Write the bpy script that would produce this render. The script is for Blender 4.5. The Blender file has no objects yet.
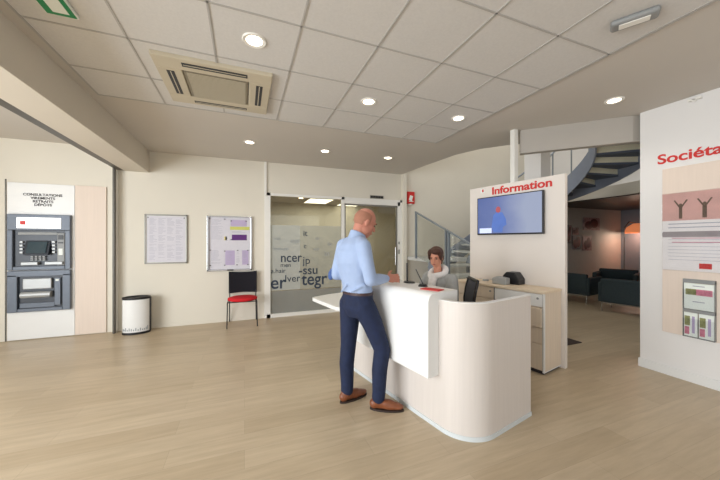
import bpy, bmesh, math, random
from mathutils import Vector, Matrix
random.seed(7)
SC = bpy.context.scene
COL = SC.collection
PI = math.pi
TH = math.radians(11.7)          # the reception furniture is turned against the room
TURN = Matrix.Rotation(TH, 4, 'Z')
def ba(b, a, z=0.0):             # furniture frame -> room
    v = TURN @ Vector((b, a, z)); return (v.x, v.y, v.z)

# ------------------------------------------------------------------ materials
def lin(c):
    return tuple(((x / 12.92) if x <= 0.04045 else ((x + 0.055) / 1.055) ** 2.4) for x in [k / 255 for k in c])
def new_mat(name):
    m = bpy.data.materials.new(name); m.use_nodes = True
    nt = m.node_tree; b = nt.nodes['Principled BSDF']; return m, nt, b
def mat(name, rgb, rough=0.55, metal=0.0, var=0.04, scale=6.0, emit=0.0, emit_rgb=None, spec=0.5, bump=0.0, alpha=1.0):
    m, nt, b = new_mat(name); c = lin(rgb)
    tc = nt.nodes.new('ShaderNodeTexCoord'); n = nt.nodes.new('ShaderNodeTexNoise')
    n.inputs['Scale'].default_value = scale; n.inputs['Detail'].default_value = 3
    nt.links.new(tc.outputs['Object'], n.inputs['Vector'])
    r = nt.nodes.new('ShaderNodeValToRGB')
    r.color_ramp.elements[0].position = 0.3; r.color_ramp.elements[1].position = 0.7
    r.color_ramp.elements[0].color = (*[k * (1 - var) for k in c], 1)
    r.color_ramp.elements[1].color = (*[min(1, k * (1 + var)) for k in c], 1)
    nt.links.new(n.outputs['Fac'], r.inputs['Fac']); nt.links.new(r.outputs['Color'], b.inputs['Base Color'])
    b.inputs['Roughness'].default_value = rough; b.inputs['Metallic'].default_value = metal
    b.inputs['Specular IOR Level'].default_value = spec
    if bump:
        bp = nt.nodes.new('ShaderNodeBump'); bp.inputs['Strength'].default_value = bump; bp.inputs['Distance'].default_value = 0.01
        nt.links.new(n.outputs['Fac'], bp.inputs['Height']); nt.links.new(bp.outputs['Normal'], b.inputs['Normal'])
    if emit:
        b.inputs['Emission Color'].default_value = (*lin(emit_rgb or rgb), 1); b.inputs['Emission Strength'].default_value = emit
    return m
def wood(name, rgb, axis='Z', var=0.10, rough=0.5):
    m, nt, b = new_mat(name); c = lin(rgb)
    tc = nt.nodes.new('ShaderNodeTexCoord'); mp = nt.nodes.new('ShaderNodeMapping')
    mp.inputs['Scale'].default_value = {'Z': (30, 30, 1.2), 'X': (1.2, 30, 30), 'Y': (30, 1.2, 30)}[axis]
    n = nt.nodes.new('ShaderNodeTexNoise'); n.inputs['Scale'].default_value = 1.6; n.inputs['Detail'].default_value = 5
    nt.links.new(tc.outputs['Object'], mp.inputs['Vector']); nt.links.new(mp.outputs['Vector'], n.inputs['Vector'])
    r = nt.nodes.new('ShaderNodeValToRGB')
    r.color_ramp.elements[0].position = 0.3; r.color_ramp.elements[1].position = 0.7
    r.color_ramp.elements[0].color = (*[k * (1 - var) for k in c], 1)
    r.color_ramp.elements[1].color = (*[min(1, k * (1 + var * .6)) for k in c], 1)
    nt.links.new(n.outputs['Fac'], r.inputs['Fac']); nt.links.new(r.outputs['Color'], b.inputs['Base Color'])
    b.inputs['Roughness'].default_value = rough
    return m
def glass(name, rgb=(226, 225, 214), t=0.9, rough=0.03, k=.8):
    m, nt, b = new_mat(name)
    nt.nodes.remove(b); out = nt.nodes['Material Output']
    tr = nt.nodes.new('ShaderNodeBsdfTransparent'); tr.inputs['Color'].default_value = (*lin(rgb), 1)
    gl = nt.nodes.new('ShaderNodeBsdfGlossy'); gl.inputs['Roughness'].default_value = rough
    fr = nt.nodes.new('ShaderNodeFresnel'); fr.inputs['IOR'].default_value = 1.45
    mx = nt.nodes.new('ShaderNodeMixShader')
    mul = nt.nodes.new('ShaderNodeMath'); mul.operation = 'MULTIPLY_ADD'; mul.inputs[1].default_value = k; mul.inputs[2].default_value = (1 - t) * 0.3
    nt.links.new(fr.outputs[0], mul.inputs[0]); nt.links.new(mul.outputs[0], mx.inputs['Fac'])
    nt.links.new(tr.outputs[0], mx.inputs[1]); nt.links.new(gl.outputs[0], mx.inputs[2]); nt.links.new(mx.outputs[0], out.inputs['Surface'])
    return m
def film(name, rgb, opacity):
    m, nt, b = new_mat(name)
    nt.nodes.remove(b); out = nt.nodes['Material Output']
    tr = nt.nodes.new('ShaderNodeBsdfTransparent'); df = nt.nodes.new('ShaderNodeBsdfDiffuse')
    tc = nt.nodes.new('ShaderNodeTexCoord'); n = nt.nodes.new('ShaderNodeTexNoise'); n.inputs['Scale'].default_value = 5
    r = nt.nodes.new('ShaderNodeValToRGB'); c = lin(rgb)
    r.color_ramp.elements[0].color = (*[k * .93 for k in c], 1); r.color_ramp.elements[1].color = (*c, 1)
    nt.links.new(tc.outputs['Object'], n.inputs['Vector']); nt.links.new(n.outputs['Fac'], r.inputs['Fac']); nt.links.new(r.outputs['Color'], df.inputs['Color'])
    mx = nt.nodes.new('ShaderNodeMixShader'); mx.inputs['Fac'].default_value = opacity
    nt.links.new(tr.outputs[0], mx.inputs[1]); nt.links.new(df.outputs[0], mx.inputs[2]); nt.links.new(mx.outputs[0], out.inputs['Surface'])
    return m
def floor_mat():
    m, nt, b = new_mat('oak_laminate')
    tc = nt.nodes.new('ShaderNodeTexCoord')
    br = nt.nodes.new('ShaderNodeTexBrick'); br.offset = 0.37
    br.inputs['Scale'].default_value = 1.0; br.inputs['Brick Width'].default_value = 1.35; br.inputs['Row Height'].default_value = 0.19
    br.inputs['Mortar Size'].default_value = 0.0012; br.inputs['Mortar Smooth'].default_value = 0.4; br.inputs['Bias'].default_value = 0.0
    br.inputs['Color1'].default_value = (*lin((202, 184, 157)), 1); br.inputs['Color2'].default_value = (*lin((190, 171, 143)), 1)
    br.inputs['Mortar'].default_value = (*lin((172, 155, 132)), 1)
    nt.links.new(tc.outputs['Object'], br.inputs['Vector'])
    mp = nt.nodes.new('ShaderNodeMapping'); mp.inputs['Scale'].default_value = (1.3, 14, 1)
    n = nt.nodes.new('ShaderNodeTexNoise'); n.inputs['Scale'].default_value = 1.5; n.inputs['Detail'].default_value = 6; n.inputs['Roughness'].default_value = .65
    nt.links.new(tc.outputs['Object'], mp.inputs['Vector']); nt.links.new(mp.outputs['Vector'], n.inputs['Vector'])
    r = nt.nodes.new('ShaderNodeValToRGB'); r.color_ramp.elements[0].position = .3; r.color_ramp.elements[1].position = .72
    r.color_ramp.elements[0].color = (.80, .79, .77, 1); r.color_ramp.elements[1].color = (1.0, 1.0, 1.0, 1)
    nt.links.new(n.outputs['Fac'], r.inputs['Fac'])
    mx = nt.nodes.new('ShaderNodeMix'); mx.data_type = 'RGBA'; mx.blend_type = 'MULTIPLY'; mx.inputs[0].default_value = 1.0
    nt.links.new(br.outputs['Color'], mx.inputs[6]); nt.links.new(r.outputs['Color'], mx.inputs[7]); nt.links.new(mx.outputs[2], b.inputs['Base Color'])
    b.inputs['Roughness'].default_value = 0.34; b.inputs['Specular IOR Level'].default_value = 0.45
    return m

M = {}
M['floor'] = floor_mat()
M['wall'] = mat('cream_paint', (224, 218, 204), .75, var=.015, scale=1.5)
M['wall_w'] = mat('white_paint', (230, 228, 226), .7, var=.012, scale=1.5)
M['plaster'] = mat('ceiling_plaster', (204, 198, 190), .85, var=.015, scale=1.2)
M['tile'] = mat('ceiling_tile', (212, 210, 207), .9, var=.03, scale=60)
M['tbar'] = mat('ceiling_grid', (180, 177, 173), .6, var=.02)
M['beam'] = mat('beam_paint', (216, 208, 194), .8, var=.015, scale=2)
M['alu'] = mat('brushed_aluminium', (150, 148, 142), .35, .7, var=.04, scale=25)
M['dalu'] = mat('dark_aluminium', (92, 88, 82), .4, .5, var=.04, scale=25)
M['white'] = mat('white_laminate', (232, 232, 230), .35, var=.01)
M['white_m'] = mat('white_metal', (236, 234, 228), .4, var=.01)
M['desk'] = wood('pale_wood', (212, 204, 197), 'Z', .03, .45)
M['beech'] = wood('beech', (228, 210, 184), 'Y', .07, .5)
M['beechv'] = wood('beech_upright', (224, 208, 188), 'Z', .06, .5)
M['pinkwood'] = wood('pink_board', (228, 212, 198), 'Z', .03, .6)
M['panel'] = mat('panel_white', (226, 218, 210), .6, var=.012, scale=2)
M['plinth'] = mat('plinth_white', (208, 214, 216), .3, var=.01)
M['red'] = mat('signal_red', (206, 40, 34), .5, var=.03)
M['seatred'] = mat('red_fabric', (205, 22, 34), .85, var=.08, scale=120, bump=.2)
M['black'] = mat('black_plastic', (22, 22, 26), .4, var=.05)
M['blackf'] = mat('black_fabric', (16, 16, 26), .9, var=.1, scale=150, bump=.2)
M['grey'] = mat('grey_plastic', (140, 142, 142), .45, var=.03)
M['atm'] = mat('atm_blue_grey', (98, 106, 118), .42, .15, var=.04, scale=12)
M['atmd'] = mat('atm_dark', (34, 40, 50), .35, .1, var=.05)
M['atml'] = mat('atm_light', (172, 174, 174), .35, .2, var=.04)
M['screen'] = mat('dark_screen', (34, 44, 52), .12, var=.2, scale=14, emit=.25, emit_rgb=(70, 100, 105))
M['lit'] = mat('lit_sign', (250, 248, 244), .3, emit=1.0, var=0)
M['paper'] = mat('paper', (214, 212, 220), .8, var=.02, scale=20)
M['ink'] = mat('ink', (60, 56, 60), .8, var=.1)
M['greyink'] = mat('grey_ink', (168, 168, 182), .8, var=.06, scale=60)
M['lilac'] = mat('lilac', (186, 172, 204), .8, var=.04)
M['purple'] = mat('purple', (96, 50, 120), .8, var=.05)
M['lime'] = mat('lime', (204, 206, 110), .8, var=.05)
M['yellow'] = mat('yellow', (228, 214, 150), .8, var=.04)
M['skin'] = mat('skin', (188, 126, 106), .55, var=.05, scale=18)
M['skin2'] = mat('skin_light', (214, 150, 124), .55, var=.04, scale=18)
M['lips'] = mat('lips', (158, 78, 70), .5, var=.05)
M['eye'] = mat('eye', (50, 36, 30), .3, var=.1)
M['brow'] = mat('brow', (96, 66, 48), .9, var=.1)
M['stubble'] = mat('short_hair', (158, 110, 90), .95, var=.12, scale=120)
M['hair'] = mat('brown_hair', (74, 44, 32), .6, var=.3, scale=60, bump=.5)
M['shirt'] = mat('blue_shirt', (156, 174, 206), .8, var=.05, scale=8, bump=.35)
M['patch'] = mat('blue_patch', (70, 96, 150), .85, var=.06)
M['jeans'] = mat('navy_trousers', (20, 32, 62), .85, var=.18, scale=22, bump=.4)
M['leather'] = mat('brown_leather', (126, 72, 44), .4, var=.12, scale=20)
M['sole'] = mat('dark_sole', (46, 32, 26), .7, var=.05)
M['beltm'] = mat('dark_belt', (58, 36, 38), .5, var=.1)
M['cardigan'] = mat('grey_cardigan', (160, 162, 162), .9, var=.08, scale=30, bump=.4)
M['scarf'] = mat('white_scarf', (232, 230, 230), .9, var=.06, scale=30, bump=.6)
M['darktop'] = mat('dark_top', (44, 46, 58), .9, var=.1)
M['steel'] = mat('blue_steel', (136, 144, 160), .5, .2, var=.05)
M['greyst'] = mat('rail_steel', (138, 146, 154), .4, .4, var=.05)
M['tread'] = mat('tread_dark', (92, 102, 120), .6, var=.05)
M['treadw'] = mat('tread_pale', (206, 206, 202), .6, var=.05)
M['cream'] = mat('cream_riser', (246, 240, 214), .7, var=.03)
M['darkceil'] = mat('dark_ceiling', (26, 18, 16), .4, var=.1)
M['lounge_wall'] = mat('lounge_wall', (206, 202, 196), .8, var=.02)
M['lounge_blue'] = mat('lounge_blue_grey', (132, 140, 152), .8, var=.03)
M['teal'] = mat('teal_upholstery', (48, 62, 68), .75, var=.1, scale=40, bump=.2)
M['chrome'] = mat('chrome', (190, 190, 190), .2, .9, var=.02)
M['shade'] = mat('orange_lamp_shade', (224, 140, 92), .8, emit=.5, emit_rgb=(240, 140, 90), var=.03)
M['mat'] = mat('dark_mat', (62, 50, 46), .95, var=.12, scale=80)
M['green'] = mat('exit_green', (26, 140, 84), .5, var=.04)
M['orange'] = mat('exit_orange', (232, 140, 70), .5, var=.04)
M['signw'] = mat('sign_white', (236, 242, 236), .5, var=.01)
M['acbody'] = mat('ac_beige', (198, 188, 166), .5, var=.02)
M['acgrille'] = mat('ac_grille', (132, 124, 106), .6, var=.12, scale=90)
M['lamp'] = mat('downlight_glow', (255, 240, 215), .5, emit=9, emit_rgb=(255, 236, 205), var=0)
M['panelglow'] = mat('panel_glow', (255, 252, 240), .5, emit=3.2, emit_rgb=(255, 252, 240), var=0)
M['glass'] = glass('clear_glass')
M['glassg'] = glass('guard_glass', (250, 251, 250), 1.0, .03, .3)
M['acrylic'] = glass('acrylic', (252, 252, 252), .97, .05)
M['film'] = film('frosted_film', (196, 198, 188), .40)
M['film3'] = film('frosted_film_low', (160, 162, 158), .62)
M['film2'] = film('frosted_film_pale', (206, 210, 206), .5)
M['letterblue'] = mat('dark_film_letter', (46, 58, 76), .7, var=.05)
M['letterpale'] = mat('pale_film_letter', (150, 156, 160), .7, var=.05)
M['mesh'] = mat('chair_mesh', (70, 72, 82), .8, var=.15, scale=200)
M['tvblue'] = mat('tv_picture', (120, 150, 215), .2, emit=.55, emit_rgb=(120, 150, 215), var=.2, scale=3)
def gradient():
    m, nt, b = new_mat('tv_gradient')
    tc = nt.nodes.new('ShaderNodeTexCoord'); sp = nt.nodes.new('ShaderNodeSeparateXYZ'); n = nt.nodes.new('ShaderNodeTexNoise'); n.inputs['Scale'].default_value = 3.5
    nt.links.new(tc.outputs['Object'], sp.inputs[0]); nt.links.new(tc.outputs['Object'], n.inputs['Vector'])
    a = nt.nodes.new('ShaderNodeMapRange'); a.inputs[1].default_value = 2.72; a.inputs[2].default_value = 1.83
    nt.links.new(sp.outputs['Y'], a.inputs[0])
    ad = nt.nodes.new('ShaderNodeMath'); ad.operation = 'MULTIPLY_ADD'; ad.inputs[1].default_value = .35; nt.links.new(n.outputs['Fac'], ad.inputs[0])
    nt.links.new(a.outputs[0], ad.inputs[2])
    r = nt.nodes.new('ShaderNodeValToRGB'); el_ = r.color_ramp.elements
    el_[0].position = .1; el_[0].color = (*lin((104, 128, 196)), 1); el_[1].position = 1.0; el_[1].color = (*lin((196, 208, 238)), 1)
    e2 = el_.new(.55); e2.color = (*lin((132, 152, 214)), 1)
    nt.links.new(ad.outputs[0], r.inputs['Fac']); b.inputs['Base Color'].default_value = (.02, .02, .03, 1)
    nt.links.new(r.outputs['Color'], b.inputs['Emission Color']); b.inputs['Emission Strength'].default_value = .55; b.inputs['Roughness'].default_value = .15
    return m
M['tvblue'] = gradient()
M['tvpale'] = mat('tv_pale', (196, 206, 230), .2, emit=.6, emit_rgb=(190, 202, 232), var=.1, scale=4)
M['tvfig'] = mat('tv_figure_blue', (80, 108, 176), .2, emit=.4, emit_rgb=(84, 112, 180), var=.1)
M['tvred'] = mat('tv_figure_red', (160, 84, 90), .2, emit=.35, emit_rgb=(160, 80, 88), var=.1)
M['postpink'] = mat('poster_pink', (222, 176, 168), .6, var=.1, scale=5)
M['poststrip'] = mat('poster_grey_strip', (164, 156, 158), .6, var=.05)
M['postpale'] = mat('poster_pale', (246, 241, 240), .6, var=.03)
M['dkfig'] = mat('poster_silhouette', (112, 92, 78), .7, var=.05)
M['flyer'] = mat('flyer_green', (140, 142, 96), .7, var=.3, scale=30)
M['flyerp'] = mat('flyer_pink', (206, 130, 150), .7, var=.2, scale=30)
M['photo'] = mat('dark_photo', (120, 112, 116), .5, var=.5, scale=9)
M['photor'] = mat('red_photo', (170, 140, 140), .5, var=.4, scale=12)
M['motif'] = mat('picture_dark_red', (92, 24, 30), .5, var=.5, scale=12)

# ------------------------------------------------------------------ helpers
class MB:
    def __init__(s): s.bm = bmesh.new()
    def box(s, x0, x1, y0, y1, z0, z1, rot=None):
        r = bmesh.ops.create_cube(s.bm, size=1)
        mt = Matrix.Translation(((x0 + x1) / 2, (y0 + y1) / 2, (z0 + z1) / 2))
        if rot is not None: mt = mt @ rot
        mt = mt @ Matrix.Diagonal((abs(x1 - x0), abs(y1 - y0), abs(z1 - z0), 1))
        bmesh.ops.transform(s.bm, matrix=mt, verts=r['verts']); return s
    def bar(s, p0, p1, w, d=None, up=(0, 0, 1)):
        p0, p1 = Vector(p0), Vector(p1); d = d or w; z = (p1 - p0); L = z.length; z.normalize()
        upv = Vector(up); x = upv.cross(z)
        if x.length < 1e-4: x = Vector((1, 0, 0)).cross(z)
        x.normalize(); y = z.cross(x)
        m = Matrix((x, y, z)).transposed().to_4x4(); m.translation = (p0 + p1) / 2
        r = bmesh.ops.create_cube(s.bm, size=1)
        bmesh.ops.transform(s.bm, matrix=m @ Matrix.Diagonal((w, d, L, 1)), verts=r['verts']); return s
    def cyl(s, p0, p1, r0, r1=None, seg=20):
        p0, p1 = Vector(p0), Vector(p1); r1 = r0 if r1 is None else r1
        q = (p1 - p0).to_track_quat('Z', 'Y').to_matrix().to_4x4(); q.translation = (p0 + p1) / 2
        bmesh.ops.create_cone(s.bm, cap_ends=True, segments=seg, radius1=r0, radius2=r1, depth=(p1 - p0).length, matrix=q); return s
    def ell(s, c, r, rot=None, seg=20):
        m = Matrix.Translation(c)
        if rot is not None: m = m @ rot
        bmesh.ops.create_uvsphere(s.bm, u_segments=seg, v_segments=max(8, seg // 2), radius=1, matrix=m @ Matrix.Diagonal((*r, 1))); return s
    def limb(s, pts, seg=14):            # pts: (point, radius)
        for (p, r) in pts: s.ell(p, (r, r, r), seg=seg)
        for (p, r), (q, t) in zip(pts, pts[1:]):
            if (Vector(p) - Vector(q)).length > 1e-4: s.cyl(p, q, r, t, seg)
        return s
    def loft(s, rings, seg=28):          # rings: (center, vecA, vecB)
        R = []
        for c, a, b in rings:
            c, a, b = Vector(c), Vector(a), Vector(b)
            R.append([s.bm.verts.new(c + a * math.cos(2 * PI * i / seg) + b * math.sin(2 * PI * i / seg)) for i in range(seg)])
        for A, B in zip(R, R[1:]):
            for i in range(seg): s.bm.faces.new((A[i], A[(i + 1) % seg], B[(i + 1) % seg], B[i]))
        s.bm.faces.new(list(reversed(R[0]))); s.bm.faces.new(R[-1]); return s
    def tube(s, pts, r, seg=10):
        for p, q in zip(pts, pts[1:]): s.cyl(p, q, r, seg=seg)
        for p in pts[1:-1]: s.ell(p, (r, r, r), seg=seg)
        return s
    def prism(s, poly, z0, z1):
        lo = [s.bm.verts.new((x, y, z0)) for x, y in poly]; hi = [s.bm.verts.new((x, y, z1)) for x, y in poly]
        s.bm.faces.new(list(reversed(lo))); s.bm.faces.new(hi); n = len(poly)
        for i in range(n): s.bm.faces.new((lo[i], lo[(i + 1) % n], hi[(i + 1) % n], hi[i]))
        return s
    def xprism(s, poly, y0, y1):         # polygon in x,z extruded along y
        lo = [s.bm.verts.new((x, y0, z)) for x, z in poly]; hi = [s.bm.verts.new((x, y1, z)) for x, z in poly]
        s.bm.faces.new(lo); s.bm.faces.new(list(reversed(hi))); n = len(poly)
        for i in range(n): s.bm.faces.new((lo[(i + 1) % n], lo[i], hi[i], hi[(i + 1) % n]))
        return s
    def wall(s, pts, t, z0f, z1f):       # thick ribbon along pts (x,y), top/bottom per point
        n = len(pts); N = []
        for i in range(n):
            a = Vector(pts[max(0, i - 1)]); b = Vector(pts[min(n - 1, i + 1)]); d = (b - a).normalized(); N.append(Vector((-d.y, d.x)))
        rows = []
        for i, p in enumerate(pts):
            p = Vector(p); q = p + N[i] * t; z0 = z0f(i) if callable(z0f) else z0f; z1 = z1f(i) if callable(z1f) else z1f
            rows.append([s.bm.verts.new((p.x, p.y, z0)), s.bm.verts.new((q.x, q.y, z0)), s.bm.verts.new((q.x, q.y, z1)), s.bm.verts.new((p.x, p.y, z1))])
        for A, B in zip(rows, rows[1:]):
            for i in range(4): s.bm.faces.new((A[i], B[i], B[(i + 1) % 4], A[(i + 1) % 4]))
        s.bm.faces.new(rows[0]); s.bm.faces.new(list(reversed(rows[-1]))); return s
    def build(s, name, m, parent=None, loc=None, rotz=None, bevel=0.0, smooth=False, seg=2):
        bmesh.ops.recalc_face_normals(s.bm, faces=s.bm.faces)
        me = bpy.data.meshes.new(name); s.bm.to_mesh(me); s.bm.free()
        me.materials.append(m)
        if smooth:
            for p in me.polygons: p.use_smooth = True
        o = bpy.data.objects.new(name, me); COL.objects.link(o)
        if parent: o.parent = parent
        if loc: o.location = loc
        if rotz is not None: o.rotation_euler = (0, 0, rotz)
        if bevel:
            md = o.modifiers.new('bevel', 'BEVEL'); md.width = bevel; md.segments = seg; md.limit_method = 'ANGLE'; md.angle_limit = math.radians(40)
        if smooth == 'auto':
            try:
                me.set_sharp_from_angle(angle=math.radians(35))
            except Exception: pass
        return o
    def fuse(s, name, m, parent=None, voxel=.006, it=6, fac=.5):
        bmesh.ops.recalc_face_normals(s.bm, faces=s.bm.faces)
        me = bpy.data.meshes.new('src'); s.bm.to_mesh(me); s.bm.free()
        t = bpy.data.objects.new('src', me); COL.objects.link(t)
        r = t.modifiers.new('r', 'REMESH'); r.mode = 'VOXEL'; r.voxel_size = voxel
        k = t.modifiers.new('s', 'SMOOTH'); k.factor = fac; k.iterations = it
        dg = bpy.context.evaluated_depsgraph_get(); dg.update()
        nm = bpy.data.meshes.new_from_object(t.evaluated_get(dg)); nm.name = name
        bpy.data.objects.remove(t); bpy.data.meshes.remove(me)
        nm.materials.clear(); nm.materials.append(m)
        for p in nm.polygons: p.use_smooth = True
        o = bpy.data.objects.new(name, nm); COL.objects.link(o)
        if parent: o.parent = parent
        return o
def tag(o, label, cat, group=None):
    o['label'] = label; o['category'] = cat
    if group: o['group'] = group
    return o
def thing(name, label, cat, loc=(0, 0, 0), rotz=0.0, group=None):
    o = bpy.data.objects.new(name, None); COL.objects.link(o); o.empty_display_size = .1
    o.location = loc; o.rotation_euler = (0, 0, rotz); return tag(o, label, cat, group)
def struct(o):
    o['kind'] = 'structure'; return o
def text(body, size, m, name='lettering', parent=None, loc=(0, 0, 0), rot=(PI / 2, 0, 0), depth=.003, bold=0.0, align='LEFT', sx=1.0, space=1.0):
    cu = bpy.data.curves.new('t', 'FONT'); cu.body = body; cu.size = size; cu.extrude = depth; cu.offset = bold; cu.align_x = align
    cu.space_line = .95; cu.space_character = space
    t = bpy.data.objects.new('t', cu); COL.objects.link(t)
    dg = bpy.context.evaluated_depsgraph_get(); dg.update()
    me = bpy.data.meshes.new_from_object(t.evaluated_get(dg)); me.name = name
    bpy.data.objects.remove(t); bpy.data.curves.remove(cu)
    me.transform(Matrix.Diagonal((sx, 1, 1, 1)))
    me.materials.clear(); me.materials.append(m)
    o = bpy.data.objects.new(name, me); COL.objects.link(o)
    if parent: o.parent = parent
    o.location = loc; o.rotation_euler = rot
    return o
def dup(root, loc, rotz, label=None, group=None):
    r = root.copy(); COL.objects.link(r); r.location = loc; r.rotation_euler = (0, 0, rotz)
    if label: r['label'] = label
    if group: r['group'] = group
    for ch in list(root.children):
        c = ch.copy(); COL.objects.link(c); c.parent = r
        for g in list(ch.children):
            d = g.copy(); COL.objects.link(d); d.parent = c
    return r

CE = 3.03      # ceiling height
BW = 6.03      # back wall
RW = 4.42      # right wall

# ------------------------------------------------------------------ setting
struct(MB().box(-5.0, 12.2, -5.0, 9.6, -.1, 0).build('floor', M['floor']))
# plaster ceiling with the cut-away corner over the stairwell
cp = [(-5, -5), (4.6, -5), (4.6, 3.0), (4.25, 3.3), (3.92, 3.56), (3.66, 3.88), (3.5, 4.3), (3.42, 5.2), (3.38, BW + .1), (-5, BW + .1)]
struct(MB().prism(cp, CE, CE + .25).build('ceiling', M['plaster']))
struct(MB().box(-1.41, 2.785, -4.5, 3.865, CE - .006, CE).build('ceiling', M['tile']))
g = MB()
for k in range(-1, 7):
    x = -.82 + .5975 * k
    g.box(x - .007, x + .007, -4.5, 3.865, CE - .011, CE - .004)
y = 3.30
while y > -4.4:
    g.box(-1.41, 2.785, y - .007, y + .007, CE - .011, CE - .004); y -= .595
g.box(2.775, 2.79, -4.5, 3.87, CE - .011, CE); g.box(-1.415, 2.79, 3.855, 3.87, CE - .011, CE)
struct(g.build('trim_1', M['tbar']))
# fascia hanging from the ceiling edge over the stairs
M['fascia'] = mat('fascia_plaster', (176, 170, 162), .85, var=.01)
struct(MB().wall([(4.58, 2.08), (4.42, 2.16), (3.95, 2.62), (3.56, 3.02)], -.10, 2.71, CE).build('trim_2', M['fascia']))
# left beam and shutter track
struct(MB().box(-1.86, -1.515, -4.8, BW, 2.665, CE).build('trim_3', M['beam']))
g = MB().box(-1.96, -1.86, -4.8, 5.98, 2.665, 2.76).box(-1.985, -1.955, 5.90, 5.95, 0, 2.7)
struct(g.build('trim_4', M['dalu'], bevel=.004))
struct(MB().box(-1.985, -1.95, 5.955, BW, 0, 3.03).build('trim_5', M['white_m']))
# back wall
g = MB().box(-5, .40, BW, BW + .12, 0, CE)
g.box(.40, 3.40, BW, BW + .12, 2.43, CE).box(3.38, 3.46, 5.93, BW + .12, 0, CE)
struct(g.build('wall_back', M['wall']))
struct(MB().box(3.46, 12.2, BW, BW + .12, 0, 5.7).build('wall_stairwell', M['wall']))
struct(MB().box(-5.0, -4.9, 3.2, BW, 0, CE).build('wall_left', M['wall']))
struct(MB().box(RW, RW + .18, -5, 2.09, 0, CE).build('wall_right', M['wall_w']))
struct(MB().box(RW - .014, RW, -5, 2.09, 0, .10).box(RW - .014, RW + .18, 2.09, 2.104, 0, .10).build('baseboard_right', M['white'], bevel=.003))
struct(MB().box(-1.95, .36, BW - .012, BW, 0, .05).build('baseboard_back', M['wall'], bevel=.003))
struct(MB().box(.36, .40, BW - .03, BW, 0, CE).build('trim_6', M['white_m']))
struct(MB().box(-.02, -.012, BW - .003, BW, 0, CE).build('trim_7', M['wall']))
struct(MB().box(3.46, 11.7, 2.0 - .1, 2.0, 3.28, 5.7).box(3.34, 3.46, 1.9, BW + .12, 3.28, 5.7).build('wall_upper', M['wall']))
struct(MB().box(3.3, 12.2, 1.8, 6.2, 5.7, 5.8).build('ceiling', M['plaster']))

# glazed partition and office behind
W1 = thing('window_1', 'glazed partition', 'window'); W1['kind'] = 'structure'
del W1['label']; del W1['category']
g = MB().box(.40, .47, BW - .03, BW + .06, 0, 2.43).box(.40, 3.40, BW - .03, BW + .06, 2.38, 2.43).box(.40, 1.99, BW - .03, BW + .06, 0, .07)
g.box(1.925, 1.985, BW - .03, BW + .06, 0, 2.43).box(3.33, 3.40, BW - .03, BW + .06, 0, 2.43)
g.build('window_frame', M['white_m'], W1)
MB().box(.47, 1.925, BW + .01, BW + .02, .07, 2.38).build('pane', M['glass'], W1)
g = MB().box(.47, 1.05, BW + .004, BW + .006, .52, 1.81).build('frosted_film', M['film2'], W1)
MB().box(1.05, 1.925, BW + .004, BW + .006, .52, 1.81).build('frosted_film', M['film'], W1)
def gl(body, x, z, size, m='letterblue', sx=1.0, bold=0.0):
    text(body, size, M[m], 'lettering', W1, (x, BW + .001, z), depth=.001, sx=sx, bold=bold)
gl('er', .47, .56, .36, bold=.004, sx=.95); gl('tegr', 1.08, .60, .36, bold=.004, sx=.9); gl('Iver', .74, .68, .20)
gl('-ssu', 1.02, .82, .25, bold=.003); gl('a.hair', .48, .865, .13); gl('ncer', .66, 1.08, .26, bold=.002, sx=.9); gl('men', .66, .98, .12)
gl('jp', 1.10, 1.03, .22); gl('c', 1.12, 1.35, .14); gl('it', 1.11, 1.60, .16, bold=.002)
for body, x, z, sz in [('message', .52, 1.32, .09), ('nier', .86, 1.46, .12), ('vous', .52, 1.52, .08), ('sur', 1.32, 1.30, .10), ('in', 1.55, 1.18, .16), ('et', 1.36, 1.52, .10), ('lo', 1.62, 1.40, .12)]:
    gl(body, x, z, sz, 'letterpale')
MB().box(.47, 1.925, BW + .004, BW + .006, .07, .51).build('frosted_film', M['film3'], W1)
D1 = thing('door_1', 'door', 'door'); D1['kind'] = 'structure'; del D1['label']; del D1['category']
g = MB().box(1.985, 3.33, BW - .025, BW + .05, 2.30, 2.38).box(3.27, 3.33, BW - .025, BW + .05, 0, 2.38)
g.build('door_frame', M['white_m'], D1)
g = MB().box(1.99, 3.265, BW - .01, BW + .03, 2.265, 2.295).box(3.235, 3.265, BW - .01, BW + .03, .02, 2.28).box(1.99, 2.02, BW - .01, BW + .03, .02, 2.28).box(1.99, 3.265, BW - .01, BW + .03, .01, .06)
g.build('leaf_frame', M['alu'], D1)
MB().box(2.02, 3.235, BW + .005, BW + .013, .06, 2.27).build('pane', M['glass'], D1)
MB().cyl((3.20, BW - .05, .95), (3.20, BW - .05, 1.35), .012).cyl((3.20, BW - .05, 1.0), (3.20, BW, 1.0), .008).cyl((3.20, BW - .05, 1.3), (3.20, BW, 1.3), .008).build('door_handle', M['chrome'], D1, smooth='auto')
MB().box(3.285, 3.315, BW - .035, BW - .02, 1.20, 1.30).box(3.285, 3.315, BW - .035, BW - .02, 1.42, 1.48).build('lock_plate', M['alu'], D1, bevel=.003)
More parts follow.
